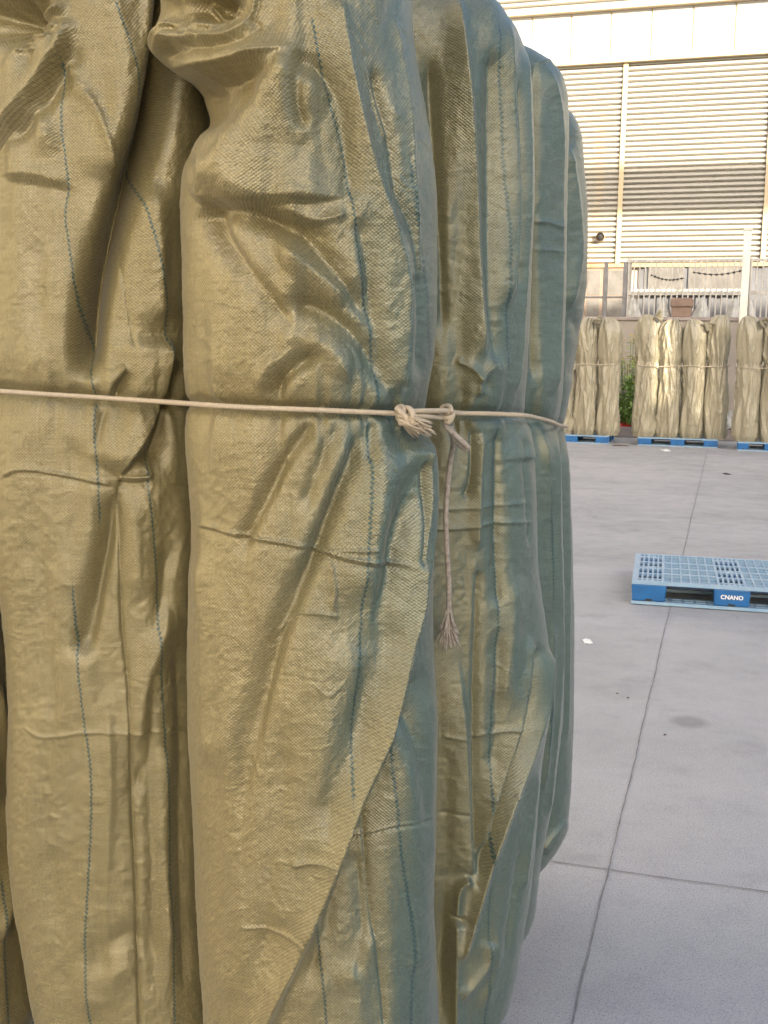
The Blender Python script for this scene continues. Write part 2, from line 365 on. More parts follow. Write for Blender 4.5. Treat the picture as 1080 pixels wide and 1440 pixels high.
# ------------------------------------------------------------------ near sacks
PALLET_H = .15
def interp_prof(prof, y):
    ys = [p[0] for p in prof]; return np.interp(y, ys, [p[1] for p in prof]), np.interp(y, ys, [p[2] for p in prof])
def near_sack(label, dc, prof, ztop, dome, rd, folds, stripes=(), extra=None, nth=420, nz=900, seed=1, rough=1.0, rope_y=None, base=.10, power=2.2, green=(0, 1, 1, 1)):
    """woven sack round a tall roll: rings follow the sack's own outline; folds are raised on its cloth"""
    z = np.linspace(PALLET_H + .004, ztop, nz)
    yy = np.empty(nz); XL = np.empty(nz); XR = np.empty(nz)
    xc = .5 * (prof[len(prof) // 2][1] + prof[len(prof) // 2][2])
    for i, zz in enumerate(z):
        X = 0.
        for _ in range(3):
            px, py = project(np.array([X, dc, zz])); l, r = interp_prof(prof, py)
            a = at_depth(l, py, dc)[0]; b_ = at_depth(r, py, dc)[0]; X = .5 * (a + b_)
        XL[i] = a; XR[i] = b_; yy[i] = py
    ker = np.hanning(int(nz * .03) | 1); ker /= ker.sum(); pad = len(ker) // 2
    sm = lambda q: np.convolve(np.pad(q, pad, mode='edge'), ker, 'valid')
    XL, XR = sm(XL), sm(XR)
    XC = .5 * (XL + XR); RX = .5 * (XR - XL)
    s = np.ones(nz); t = np.clip((z - (ztop - dome)) / dome, 0, 1); s = np.sqrt(np.clip(1 - t ** 2.4, 0.0009, 1))
    tb = np.clip(1 - (z - PALLET_H) / base, 0, 1); s2 = 1 - .22 * tb ** 2
    # more samples on the side towards the yard (camera side is -y)
    k = np.linspace(0, 1, nth, endpoint=False); th = 2 * np.pi * k
    th = th - .42 * np.sin(th)                 # dense around th = 0
    ang = th - math.pi / 2                     # th = 0 points to -y
    ca, sa = np.cos(ang), np.sin(ang); q = 2 / power
    cx = np.sign(ca) * np.abs(ca) ** q; cy = np.sign(sa) * np.abs(sa) ** q
    Z = np.repeat(z[:, None], nth, 1)
    sc_ = (s * s2)[:, None]
    BX = XC[:, None] + RX[:, None] * sc_ * cx[None]; BY = dc + rd * sc_ * cy[None]
    P = np.stack([BX, BY, Z], -1)
    px, py = project(P)
    front = np.clip(-sa * 1.4 + .45, 0, 1)[None] * np.ones((nz, 1)); front = front * front * (3 - 2 * front)
    h = np.zeros_like(Z)
    for f in folds: h += fold(px, py, *f)
    if extra is not None: h += extra(px, py)
    if rope_y is not None:
        ry = rope_y(px); h += -.012 * np.exp(-((py - ry) / 9) ** 2) - .010 * np.exp(-((py - ry) / 34) ** 2)
        pl = vnoise(px / 13, py * 0 + 2.2, seed + 5) * np.exp(-np.abs(py - ry) / 55.) * .007
        h += pl * (1 - np.exp(-((py - ry) / 7) ** 2))
    u = (ang[None] * .21)
    soft = .008 * vnoise(px / 62 + .25 * py / 62, py / 330, seed) + .0045 * vnoise(px / 24 + 9, py / 190, seed + 1)
    fine = .0009 * vnoise(px / 19 + py / 60, py / 30, seed + 2) + .0006 * vnoise(px / 8, py / 9, seed + 3) + .0006 * vnoise(px / 4, py / 5, seed + 4)
    rid = 1 - np.abs(vnoise(px / 48, py / 17 + px / 120, seed + 7)) * 6; rid = np.clip(rid, 0, 1) * np.clip(vnoise(px / 50, py / 50, seed + 8) * 2.2 - .5, 0, 1) * .0007
    h = (h * 1.2 + rid) * front + rough * (soft + fine)
    # cloth stands off along the outward normal of the ring
    nx = cx / np.maximum(np.hypot(cx, cy), 1e-6); ny = cy / np.maximum(np.hypot(cx, cy), 1e-6)
    edge = np.clip((s * 1.5)[:, None], 0, 1)
    # keep the outline: less relief where the cloth turns away sideways
    lim = .35 + .65 * np.clip(np.abs(ny), 0, 1)
    V = P.copy(); V[..., 0] += nx[None] * h * edge * lim; V[..., 1] += ny[None] * h * edge; V[..., 2] += h * (1 - edge)
    idx = np.arange(nz * nth).reshape(nz, nth); a = idx[:-1]; b2 = np.roll(a, -1, 1); c2 = np.roll(idx[1:], -1, 1); d2 = idx[1:]
    F = np.stack([a, b2, c2, d2], -1).reshape(-1, 4)
    me = np_mesh('sack', V.reshape(-1, 3), F)
    # cloth coordinates in metres
    seg = np.hypot(np.diff(BX, axis=1, append=BX[:, :1]), np.diff(BY, axis=1, append=BY[:, :1])); arc = np.cumsum(seg.mean(0)) - seg.mean(0)
    UV = np.stack([np.repeat(arc[None], nz, 0), Z], -1)
    tw = seg.mean(0).sum()
    Uc = UV[..., 0]; ua = Uc[:-1]; ub = np.roll(Uc, -1, 1)[:-1].copy(); ub[:, -1] = tw
    L = np.stack([np.stack([ua, Z[:-1]], -1), np.stack([ub, Z[:-1]], -1), np.stack([ub, Z[1:]], -1), np.stack([ua, Z[1:]], -1)], 2)
    uvl = me.uv_layers.new(name='UVMap'); uvl.data.foreach_set('uv', L.astype(np.float32).ravel())
    at = me.attributes.new('stripe', 'FLOAT', 'POINT'); D = np.full(Z.shape, .5)
    for st in stripes:
        pts = [tuple(q) for q in spline(st, 4)] if len(st) > 2 else st
        d, _, _ = polydist(px, py, pts); d = d * dc / FPX; D = np.where(np.abs(d) < np.abs(D), d, D)
    D = np.where(front > .2, D, .5)
    at.data.foreach_set('value', D.astype(np.float32).ravel())
    at = me.attributes.new('green', 'FLOAT', 'POINT')          # how much of the painted sky tint each side of the sack gets
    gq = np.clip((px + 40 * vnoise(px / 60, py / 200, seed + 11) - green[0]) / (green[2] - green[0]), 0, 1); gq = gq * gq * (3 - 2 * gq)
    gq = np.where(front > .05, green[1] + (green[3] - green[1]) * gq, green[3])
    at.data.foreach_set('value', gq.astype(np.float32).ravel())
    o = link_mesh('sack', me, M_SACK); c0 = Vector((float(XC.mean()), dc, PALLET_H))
    me.transform(Matrix.Translation(-c0)); o.location = c0
    tag(o, label, 'sack', 'tall sacks roped together on the near pallet')
    return dict(o=o, dc=dc, XC=XC, RX=RX, z=z, rd=rd)

rope_line = [(-60, 546), (0, 550), (150, 560), (270, 568), (400, 575), (560, 581), (640, 581), (735, 585), (787, 598), (830, 600)]
ry_ = lambda px: np.interp(px, [p[0] for p in rope_line], [p[1] for p in rope_line])

# --- sack behind on the left (only its right edge shows)
Zp = [(-200, -220, 12), (400, -230, 6), (560, -225, 10), (640, -230, 8), (740, -230, 20), (900, -230, 32), (1200, -215, 44), (1440, -195, 66), (1600, -190, 60)]
near_sack('tan woven sack cut off by the left edge of the photo', 2.13, Zp, 2.42, .22, .2,
          [([(18, 600), (12, 800), (22, 1000), (18, 1150)], -.03, 12, 12), ([(0, 950), (20, 1100), (30, 1300)], .02, 10, 5), ([(35, 1180), (10, 1290), (0, 1330)], .02, 12, 5)],
          [[(15, 960), (18, 1080), (33, 1150)], [(2, 1240), (8, 1350), (14, 1440)]], green=(0, .1, 1, .1), nth=260, nz=600, seed=31, rope_y=ry_)

# --- sack A
Ap = [(-200, -25, 292), (0, -15, 280), (100, -8, 310), (200, -4, 316), (300, -3, 314), (450, -1, 298), (560, 4, 300), (640, 6, 302), (740, 16, 305), (900, 27, 296), (1000, 31, 296),
      (1150, 31, 305), (1250, 38, 312), (1340, 54, 318), (1440, 78, 324), (1520, 96, 326)]
def A_extra(px, py):
    h = np.zeros_like(px)
    dx, dy = px - 8, (py - 22); r = np.hypot(dx, dy); an = np.arctan2(dy, dx)
    pl = np.sin(an * 8 + .9 * np.sin(r / 26.) + 2)
    h += .006 * pl * np.exp(-((r - 60) / 36) ** 2) * (r > 12)
    h -= .085 * np.exp(-((dx + 2) / 50) ** 2 - ((dy + 4) / 34) ** 2)
    return h
Af = [
    ([(250, -60), (236, 60), (216, 160), (188, 235), (158, 320), (134, 400), (122, 480), (118, 540)], -.080, 16, 19, 2.0, 60),
    ([(150, -40), (175, 60), (170, 150), (140, 260)], .016, 40, 26),
    ([(215, 250), (222, 380), (224, 470)], .020, 30, 24),
    ([(98, 20), (86, 62), (62, 100), (34, 140), (-20, 210)], .022, 46, 13, -1, (20, 10)),
    ([(104, 60), (84, 104), (56, 150), (10, 205)], -.014, 9, 15, 1.8, 30),
    ([(24, 34), (50, 32), (84, 38)], .016, 6, 9, 1.2, 12), ([(18, 52), (45, 50), (80, 55)], .015, 5, 8, 1.2, 12), ([(14, 70), (36, 68), (60, 72)], .012, 5, 8, 1.2, 12),
    ([(12, 8), (50, 14), (90, 6)], .018, 7, 10, 1.2, 12),
    ([(86, 34), (92, 80), (112, 120), (136, 152), (155, 205), (166, 248)], .013, 8, 6, 1.1, 20),
    ([(-10, 243), (50, 245), (104, 262)], .008, 7, 36, 1.3, 26), ([(0, 256), (60, 262), (110, 275)], -.004, 10, 6, 1.5, 15),
    ([(36, 130), (60, 175), (80, 225)], .012, 22, 14),
    ([(165, 345), (178, 420), (190, 500)], -.004, 2.5, 2.5, 1.2, 20),
    ([(236, 470), (233, 530), (228, 562), (205, 605), (164, 672)], .030, 42, 5, 1.3, 25),
    ([(252, 500), (246, 560), (224, 622), (200, 660)], -.022, 14, 20, 1.8, 30),
    ([(168, 510), (172, 524), (158, 540), (153, 562)], .012, 14, 5, 1.3, 10), ([(180, 520), (168, 545), (160, 560)], -.010, 7, 7, 1.6, 10),
    ([(152, 568), (145, 590), (133, 640)], -.008, 7, 5, 1.3, 15),
    ([(190, 565), (180, 605), (166, 655)], .010, 10, 12, 1.4, 20),
    ([(165, 674), (168, 760), (172, 880), (180, 960), (186, 1130), (191, 1250), (197, 1460)], -.0075, 2.2, 5, 1.0, 25),
    ([(160, 690), (155, 750), (143, 810), (130, 870), (118, 930)], -.022, 16, 9, 1.6, 35),
    ([(182, 690), (190, 760), (195, 850)], .012, 16, 20),
    ([(8, 670), (32, 660), (80, 666), (158, 681)], .0055, 2.0, 3.0, 1.1, 8), ([(8, 674), (32, 664), (80, 670), (158, 685)], -.004, 3, 2, 1.1, 8),
    ([(162, 671), (190, 672), (218, 670)], .010, 2.5, 6, 1.1, 8), ([(164, 676), (190, 680), (214, 676)], -.008, 9, 3, 1.3, 8),
    ([(30, 1020), (65, 1036), (125, 1028), (180, 1031), (268, 1027)], .0035, 1.6, 1.8, 1.1, 10),
    ([(250, 750), (235, 800), (228, 850), (205, 910)], -.009, 14, 12, 1.7, 36), ([(262, 740), (248, 800), (240, 840)], .005, 12, 9, 1.5, 30),
    ([(240, 840), (225, 900), (205, 960), (190, 1060)], .012, 18, 16), ([(205, 1060), (195, 1100), (186, 1130)], -.010, 9, 7),
    ([(130, 1380), (150, 1330), (190, 1318), (232, 1350)], -.008, 16, 18, 1.7, 34), ([(140, 1420), (160, 1370), (195, 1355)], .004, 12, 12, 1.5, 15),
    ([(120, 900), (125, 1000), (126, 1100), (120, 1260), (126, 1440)], .008, 26, 16),
    ([(60, 980), (75, 1100), (70, 1220)], .006, 20, 26), ([(250, 900), (256, 1050), (255, 1200), (262, 1400)], -.010, 10, 14),
    ([(240, 1040), (232, 1180), (238, 1350)], .008, 16, 10),
]
random.seed(5)
def squiggles(x0, x1, y0, y1, n, a=.0028, ln=26, slope=0.0):
    out = []
    for _ in range(n):
        x = random.uniform(x0, x1); y = random.uniform(y0, y1); l = random.uniform(.4, 1) * ln; s1 = random.uniform(-.35, .35) + slope
        out.append(([(x, y), (x + l * .5, y + l * s1 * .5 + random.uniform(-2.5, 2.5)), (x + l, y + l * s1)], a * random.uniform(.2, .75), 1.2, 2.6, 1.1, l * .4))
    return out
Af += [([(60, 300), (52, 400), (60, 520)], -.006, 18, 14, 2.0, 80), ([(70, 720), (62, 850), (74, 1000), (70, 1200), (84, 1400)], -.006, 14, 12, 2.0, 120), ([(150, 960), (156, 1100), (150, 1280), (160, 1420)], .007, 12, 9, 1.4, 80), ([(215, 900), (212, 1050), (216, 1250), (222, 1420)], -.007, 10, 9, 1.8, 100), ([(100, 600), (110, 700), (96, 800)], -.006, 12, 12, 2.0, 60)]
Af += squiggles(60, 100, 780, 830, 5) + squiggles(60, 110, 730, 760, 4) + squiggles(60, 100, 1110, 1215, 7) + squiggles(150, 240, 1110, 1240, 10) + squiggles(40, 250, 1000, 1400, 10, .0016)
Af += squiggles(50, 230, 40, 330, 26, .0022, 30, .6)
A_str = [[(85, 90), (86, 170), (96, 250), (92, 300), (100, 360), (110, 450), (125, 520), (135, 560)], [(135, 572), (133, 600), (138, 660), (140, 730)],
         [(104, 830), (108, 900), (118, 1000), (128, 1070), (130, 1140), (124, 1260), (121, 1340), (127, 1440), (128, 1500)],
         [(160, 0), (185, 70), (195, 120), (190, 200), (196, 260), (212, 330), (225, 400), (232, 470), (236, 520)],
         [(206, 600), (208, 670), (216, 760), (222, 840), (222, 900), (230, 1000), (234, 1060), (238, 1150), (238, 1240), (244, 1330), (246, 1440), (247, 1500)]]
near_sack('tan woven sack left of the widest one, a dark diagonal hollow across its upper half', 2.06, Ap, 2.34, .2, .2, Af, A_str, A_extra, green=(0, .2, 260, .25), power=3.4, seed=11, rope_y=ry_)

# --- sack B (the corner one)
Bp = [(-200, 232, 560), (0, 226, 578), (40, 224, 580), (85, 228, 584), (104, 246, 587), (120, 272, 590), (160, 288, 597), (196, 298, 603), (225, 276, 607), (250, 260, 610), (300, 256, 613), (400, 262, 613), (480, 266, 611),
      (560, 268, 602), (585, 268, 600), (640, 270, 610), (740, 274, 609), (900, 266, 608), (1000, 266, 612), (1150, 274, 610), (1250, 280, 606), (1350, 286, 612), (1440, 294, 616), (1520, 306, 616), (1600, 320, 606)]
def B_extra(px, py):
    h = np.zeros_like(px)
    dx, dy = px - 262, (py + 2) ; r = np.hypot(dx, dy); an = np.arctan2(dy, dx)
    h -= .065 * np.exp(-(np.abs((dx - 22) / 46) ** 3 + np.abs((dy - 6) / 26) ** 3))
    h -= .030 * np.exp(-(((px - 222) / 16) ** 2 + ((py - 10) / 30) ** 2))
    return h
Bf = [
    # rolled lip under the tied neck
    ([(246, 40), (240, 78), (254, 99), (280, 98), (330, 88), (390, 74), (440, 66)], .030, 8, 30, 1.5, (14, 90)),
    ([(250, 122), (300, 116), (350, 108), (420, 92)], -.026, 30, 10, 1.7, (16, 80)),
    ([(236, 22), (226, 55), (228, 88)], .02, 8, 8, 1.4, 10),
    ([(248, 6), (262, 26), (290, 34), (318, 24), (334, 2)], .016, 6, 5, 1.3, 10), ([(262, -10), (278, 10), (300, 12), (320, -8)], .014, 5, 5, 1.3, 8),
    ([(262, 44), (290, 52), (326, 48), (352, 24), (360, -10)], .012, 8, 5, 1.3, 12), ([(270, 68), (300, 70), (345, 58), (372, 30)], -.006, 7, 7, 1.4, 12), ([(352, 40), (362, 10), (368, -30)], -.010, 5, 9, 1.3, 12),
    ([(236, 30), (252, 60), (262, 88)], -.009, 7, 7, 1.4, 10), ([(248, 20), (262, 50), (276, 80)], .006, 5, 6, 1.3, 10),
    ([(420, 62), (392, 115), (362, 165), (330, 215), (280, 282)], 0.0405, 62, 80, -1, (50, 60)),
    ([(300, 130), (330, 160), (345, 150), (380, 120)], -0.0135, 26, 20, 1.9, 30),
    ([(276, 112), (284, 150), (302, 190)], -0.0216, 16, 22, 1.9, 25),
    ([(255, 262), (290, 277), (345, 280), (400, 275), (500, 277)], 0.0189, 14, 70, -1, (40, 90)),
    ([(285, 294), (350, 300), (420, 318), (480, 350)], -0.0135, 20, 12, 1.8, (20, 60)),
    ([(282, 288), (310, 330), (352, 380), (420, 476)], -0.0189, 17, 13, 1.8, (20, 60)),
    ([(330, 330), (370, 400), (400, 470)], 0.0108, 30, 30, -1, 60),
    ([(335, 292), (420, 332), (488, 405), (528, 470)], -0.0189, 15, 14, 1.8, 60),
    ([(380, 330), (440, 380), (505, 432)], 0.0162, 26, 34, -1, (50, 40)),
    ([(398, 420), (460, 440), (518, 490), (542, 566)], -0.0189, 17, 14, 1.8, (35, 60)),
    ([(410, 470), (460, 490), (500, 545)], 0.0108, 24, 24, -1, 40),
    ([(378, 572), (390, 540), (425, 508), (462, 500)], -0.0149, 11, 12, 1.8, 35), ([(358, 560), (374, 522), (410, 492)], 0.0095, 24, 16, -1, 30),
    # right flank, long vertical creases
    ([(424, 70), (420, 140), (428, 190)], -.014, 8, 10, 1.6, 20), ([(420, 80), (470, 130), (490, 230), (500, 290)], -.012, 18, 16, 1.6, 30),
    ([(470, -10), (490, 100), (520, 230), (560, 360), (568, 470), (562, 560)], .015, 20, 11, 1.3, 30),
    ([(520, 90), (545, 190), (556, 270), (578, 330), (588, 430), (590, 540)], -.010, 9, 8, 1.5, 30),
    ([(512, 95), (530, 160), (545, 200)], .005, 2.5, 3, 1.1, 15), ([(552, 20), (570, 130), (580, 280), (590, 400)], .008, 6, 4, 1.2, 30),
    ([(502, 300), (520, 400), (538, 500), (548, 560)], -.011, 12, 12, 1.6, 30), ([(578, 380), (574, 480), (570, 560)], -.010, 4, 5, 1.3, 20),
    ([(400, 290), (440, 310), (490, 300)], .007, 6, 8, 1.4, 15), ([(405, 330), (420, 380), (408, 425)], .006, 14, 10),
    # below the rope: pleats running down and left from the knot
    ([(452, 588), (418, 622), (385, 670), (356, 726), (325, 790)], -0.0140, 10, 13, 2.0, 45),
    ([(488, 590), (462, 630), (442, 680), (425, 730)], -0.0101, 11, 13, 2.0, 37),
    ([(522, 588), (500, 640), (474, 700), (450, 760), (420, 825), (390, 900), (370, 970), (352, 1050), (335, 1140), (318, 1240)], -0.0185, 20, 14, 2.0, (60, 320)),
    ([(505, 588), (484, 640), (458, 700), (432, 765), (400, 840)], 0.0112, 20, 8, 2.0, 60),
    ([(530, 585), (526, 620), (519, 660)], -0.0090, 7, 7, 2.0, 22),
    ([(566, 612), (548, 660), (530, 720), (512, 790), (500, 860)], 0.0157, 28, 20, 2.0, 52),
    ([(584, 625), (576, 690), (556, 750), (538, 840), (525, 900)], -0.0123, 14, 13, 2.0, 45),
    ([(500, 880), (492, 960), (470, 1060), (440, 1160), (420, 1230), (390, 1330)], 0.0112, 48, 36, 2.0, 60),
    ([(552, 850), (530, 930), (500, 1020), (475, 1100), (448, 1190)], -0.0179, 25, 21, 2.0, 60),
    # the overlapping edge
    ([(588, 612), (590, 690), (580, 780), (574, 850), (556, 930), (532, 1030), (502, 1110), (478, 1180), (456, 1250), (426, 1330), (392, 1410), (376, 1470)], .040, 20, 4.0, 1.15, 25),
    ([(602, 605), (606, 680), (598, 780), (585, 860), (566, 950), (545, 1030)], .020, 7, 7, 1.4, 25),
    ([(586, 640), (584, 720), (576, 800)], -.014, 3, 3, 1.3, 20),
    ([(590, 930), (566, 1010), (545, 1080), (512, 1160), (484, 1230), (456, 1310), (425, 1400)], -.012, 10, 22, 1.6, 40),
    ([(515, 1100), (518, 1200), (525, 1290), (535, 1370), (541, 1450)], -.005, 2.2, 5, 1.1, 20), ([(508, 1200), (514, 1300), (500, 1380)], -.010, 16, 10, 1.6, 25),
    ([(545, 1000), (575, 1120), (590, 1250), (588, 1380)], .010, 22, 20, 1.8, 40), ([(604, 960), (602, 1100), (600, 1230)], .007, 8, 6),
    ([(480, 1190), (520, 1181), (560, 1162), (606, 1150)], -.004, 2, 2.5, 1.1, 12), ([(480, 1186), (520, 1177), (560, 1158), (606, 1146)], .003, 2.5, 2, 1.1, 12),
    ([(275, 735), (330, 752), (430, 770), (500, 786), (568, 792)], .0052, 2.2, 2.6, 1.1, 10), ([(275, 740), (330, 758), (430, 776), (500, 793), (568, 798)], -.0035, 4, 2, 1.2, 10),
    ([(420, 778), (470, 775), (530, 770)], .004, 2, 2.4, 1.1, 10), ([(465, 790), (470, 830), (468, 864)], .0045, 4, 4, 1.2, 10),
    ([(385, 895), (410, 868), (440, 862), (480, 868)], .0038, 2, 2.5, 1.1, 10), ([(300, 1000), (310, 1150), (318, 1300), (326, 1420)], .007, 30, 26, 1.8, 50),
    ([(272, 760), (290, 900), (296, 1100)], .010, 18, 30, 1.8, 60), ([(440, 960), (462, 975), (486, 950)], .0028, 2, 2, 1.1, 8),
    ([(336, 1300), (400, 1310), (432, 1316)], .004, 2, 2.4, 1.1, 10), ([(410, 1215), (440, 1206), (470, 1204)], .006, 2.5, 4, 1.1, 8),
    ([(470, 1400), (500, 1360), (530, 1300)], .009, 16, 10), ([(440, 1270), (452, 1340), (458, 1420)], .006, 12, 10),
]
Bf += [([(300, 620), (296, 800), (300, 1000), (310, 1200), (318, 1400)], -.006, 16, 12, 2.0, 120), ([(330, 900), (326, 1050), (340, 1250), (350, 1430)], .006, 18, 12, 1.5, 120), ([(400, 1000), (392, 1120), (380, 1260), (360, 1400)], -.006, 14, 12, 2.0, 90), ([(560, 960), (585, 1050), (600, 1200)], -.007, 8, 10, 1.6, 60)]
Bf += squiggles(375, 460, 1080, 1280, 22, .0026, 34, .06) + squiggles(290, 420, 1280, 1330, 6, .0024, 50) + squiggles(560, 600, 820, 960, 5, .003, 18, .5) + squiggles(280, 440, 760, 800, 10, .002, 24)
Bf += squiggles(430, 600, 0, 300, 40, .0026, 24, 1.2) + squiggles(300, 560, 300, 560, 12, .0016, 30) + squiggles(285, 480, 850, 1080, 10, .0012, 26)
B_str = [[(438, 30), (450, 90), (462, 140), (480, 200), (490, 262), (500, 330), (508, 390), (522, 450), (532, 520), (536, 566)],
         [(522, 590), (520, 650), (517, 700), (512, 770), (509, 850), (503, 930), (495, 1010), (492, 1080), (490, 1112)],
         [(444, 1290), (450, 1350), (457, 1410), (462, 1480)], [(549, 985), (553, 1060), (557, 1130), (562, 1200), (572, 1270), (578, 1340), (576, 1420), (575, 1480)],
         [(572, 230), (580, 300), (592, 360), (600, 420), (604, 500)]]
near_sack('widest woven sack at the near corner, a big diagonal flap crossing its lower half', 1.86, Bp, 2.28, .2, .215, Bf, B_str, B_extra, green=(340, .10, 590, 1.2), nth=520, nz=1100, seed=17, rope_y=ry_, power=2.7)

# --- sack C
Cp = [(-200, 430, 705), (-10, 440, 728), (60, 450, 742), (120, 455, 747), (250, 460, 749), (440, 460, 747), (560, 455, 738), (585, 455, 740), (640, 460, 750), (780, 465, 753), (850, 470, 762), (930, 475, 772), (990, 478, 770),
      (1060, 478, 762), (1150, 480, 755), (1260, 480, 744), (1340, 478, 728), (1400, 475, 712), (1450, 475, 698), (1520, 480, 690)]
Cf = [
    ([(600, 60), (606, 180), (615, 300), (622, 420), (624, 490)], -.018, 12, 12, 1.8, 60),
    ([(640, -20), (655, 120), (668, 260), (674, 400), (678, 510)], .018, 15, 7, 1.2, 40), ([(690, 60), (695, 240), (690, 420), (700, 520)], -.012, 12, 13, 1.6, 40),
    ([(716, 20), (722, 160), (724, 320), (712, 440)], .014, 12, 6, 1.3, 40), ([(742, 60), (742, 240), (738, 420), (728, 560)], .010, 4, 4, 1.2, 40),
    ([(733, 100), (734, 260), (730, 420)], -.010, 3, 3.5, 1.3, 40),
    ([(640, 505), (668, 526), (672, 560)], .008, 3, 5, 1.1, 8), ([(698, 508), (678, 526), (670, 540)], .009, 5, 4, 1.1, 8), ([(656, 540), (655, 560), (650, 575)], -.008, 4, 4), ([(690, 560), (680, 530), (672, 524)], -.008, 6, 6),
    ([(640, 592), (690, 590), (732, 590), (744, 606), (748, 650)], .012, 22, 4, 1.2, 8),
    ([(662, 600), (660, 680), (648, 700)], -.010, 4, 8, 1.3, 12), ([(696, 600), (700, 680), (698, 760), (702, 860)], -.009, 10, 6, 1.4, 25), ([(676, 600), (672, 700), (670, 780)], .010, 10, 3.5, 1.2, 25),
    ([(736, 610), (740, 700), (742, 770)], -.009, 3, 5, 1.2, 20),
    ([(610, 744), (655, 742), (700, 735), (750, 734)], .0042, 2, 2.4, 1.1, 10), ([(610, 716), (660, 714), (745, 706)], .003, 2, 2, 1.1, 10),
    ([(640, 900), (652, 1000), (658, 1100), (663, 1232)], .013, 30, 4, 1.3, (120, 20)), ([(672, 790), (666, 950), (666, 1100), (668, 1225)], -.012, 3, 10, 1.3, 30),
    ([(662, 1232), (645, 1248), (640, 1290)], .016, 4, 9, 1.2, 8),
    ([(772, 905), (766, 980), (748, 1050), (722, 1110), (700, 1170), (680, 1230), (660, 1300), (645, 1350)], .018, 6, 8, 1.2, 25),
    ([(758, 900), (750, 990), (728, 1060), (704, 1120), (684, 1185), (668, 1240)], -.014, 6, 6, 1.4, 25), ([(748, 890), (738, 980), (715, 1060), (692, 1130), (676, 1200)], .013, 8, 5, 1.3, 25),
    ([(700, 880), (700, 990), (690, 1100)], -.008, 12, 12), ([(725, 800), (716, 900), (705, 1000)], .008, 12, 12),
    ([(640, 1290), (638, 1370), (636, 1450)], .018, 4, 16, 1.3, 12), ([(626, 1230), (622, 1350), (618, 1450)], -.015, 20, 9, 1.8, 90),
    ([(645, 1400), (680, 1360), (690, 1320)], .010, 8, 10, 1.3, 12), ([(700, 1290), (695, 1360), (672, 1430)], .008, 8, 12),
    ([(735, 1180), (722, 1280), (708, 1360)], -.010, 8, 7), ([(758, 1080), (746, 1180), (738, 1260)], .008, 4, 4, 1.2, 25),
    ([(690, 1035), (710, 1027), (740, 1022)], .004, 2, 2.2, 1.1, 8), ([(620, 1033), (664, 1037), (690, 1030)], .004, 2, 2.2, 1.1, 8), ([(612, 1142), (664, 1144)], -.003, 2, 2, 1.1, 8),
    ([(675, 1124), (715, 1118), (745, 1116)], .003, 2, 2, 1.1, 8),
]
Cf += squiggles(625, 700, 760, 830, 8, .0035, 20, -.3) + squiggles(690, 750, 760, 790, 3, .004, 22) + squiggles(610, 735, 0, 560, 34, .0020, 24, .8) + squiggles(640, 740, 1020, 1300, 10, .002, 24)
C_str = [[(700, 40), (708, 150), (711, 250), (714, 330), (712, 420), (716, 520)], [(696, 600), (696, 680), (698, 760), (700, 860), (696, 960), (690, 1060), (688, 1200), (684, 1280), (686, 1360), (682, 1440)]]
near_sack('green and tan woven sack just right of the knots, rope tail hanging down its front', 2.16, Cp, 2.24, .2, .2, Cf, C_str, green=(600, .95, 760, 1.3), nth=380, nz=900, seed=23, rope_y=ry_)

Dp = [(-100, 560, 760), (58, 600, 762), (80, 580, 784), (110, 570, 793), (200, 570, 797), (400, 560, 796), (560, 560, 788), (600, 560, 783), (680, 560, 786), (820, 565, 790), (1000, 565, 788), (1100, 560, 778), (1200, 560, 760),
      (1270, 560, 754), (1310, 560, 742), (1340, 560, 730), (1420, 560, 720)]
Df = [([(770, 90), (784, 160), (790, 280), (790, 420), (780, 560)], .010, 8, 4, 1.3, 30), ([(754, 80), (750, 220), (752, 400), (752, 540)], -.012, 6, 7, 1.5, 30), ([(752, 92), (770, 84), (786, 90)], .005, 2, 3, 1.1, 8),
      ([(750, 312), (772, 312), (794, 322)], .005, 2.5, 2.5, 1.1, 8), ([(752, 350), (780, 352), (796, 356)], .003, 2, 2, 1.1, 6),
      ([(762, 600), (770, 700), (775, 860), (772, 1000), (762, 1120)], .010, 4, 4, 1.2, 30), ([(780, 610), (784, 720), (788, 900), (780, 1040), (770, 1160)], .008, 3, 4, 1.2, 30), ([(770, 640), (778, 760), (780, 900)], -.009, 4, 4, 1.3, 30)]
near_sack('dark green woven sack, third along the right side of the near pallet', 2.5, Dp, 2.215, .13, .2, Df, [[(767, 620), (772, 760), (776, 900), (768, 1060)]], green=(0, 1.5, 1, 1.5), nth=300, nz=700, seed=29, rope_y=ry_)
Ep = [(-50, 650, 790), (133, 660, 799), (160, 650, 811), (200, 640, 818), (290, 630, 825), (400, 620, 823), (480, 620, 812), (560, 620, 797), (600, 620, 793), (650, 620, 797), (750, 620, 802), (870, 620, 807), (1000, 620, 806), (1090, 620, 802), (1150, 620, 795),
      (1180, 620, 780), (1215, 620, 764), (1240, 640, 750), (1300, 640, 740)]
Ef = [([(800, 200), (812, 280), (815, 360), (800, 440)], .014, 10, 6, 1.3, 25), ([(800, 440), (815, 470), (805, 540)], -.012, 10, 10, 1.6, 20), ([(795, 620), (800, 760), (800, 900), (797, 1050)], .008, 6, 4, 1.3, 30),
      ([(797, 1150), (780, 1170), (760, 1200)], .010, 3, 10, 1.2, 12)] + squiggles(796, 815, 160, 260, 10, .004, 18, .5)
near_sack('green woven sack farthest along the right side of the near pallet', 2.9, Ep, 2.2, .12, .2, Ef, [], green=(0, 1.5, 1, 1.5), nth=260, nz=600, seed=37, rope_y=ry_)
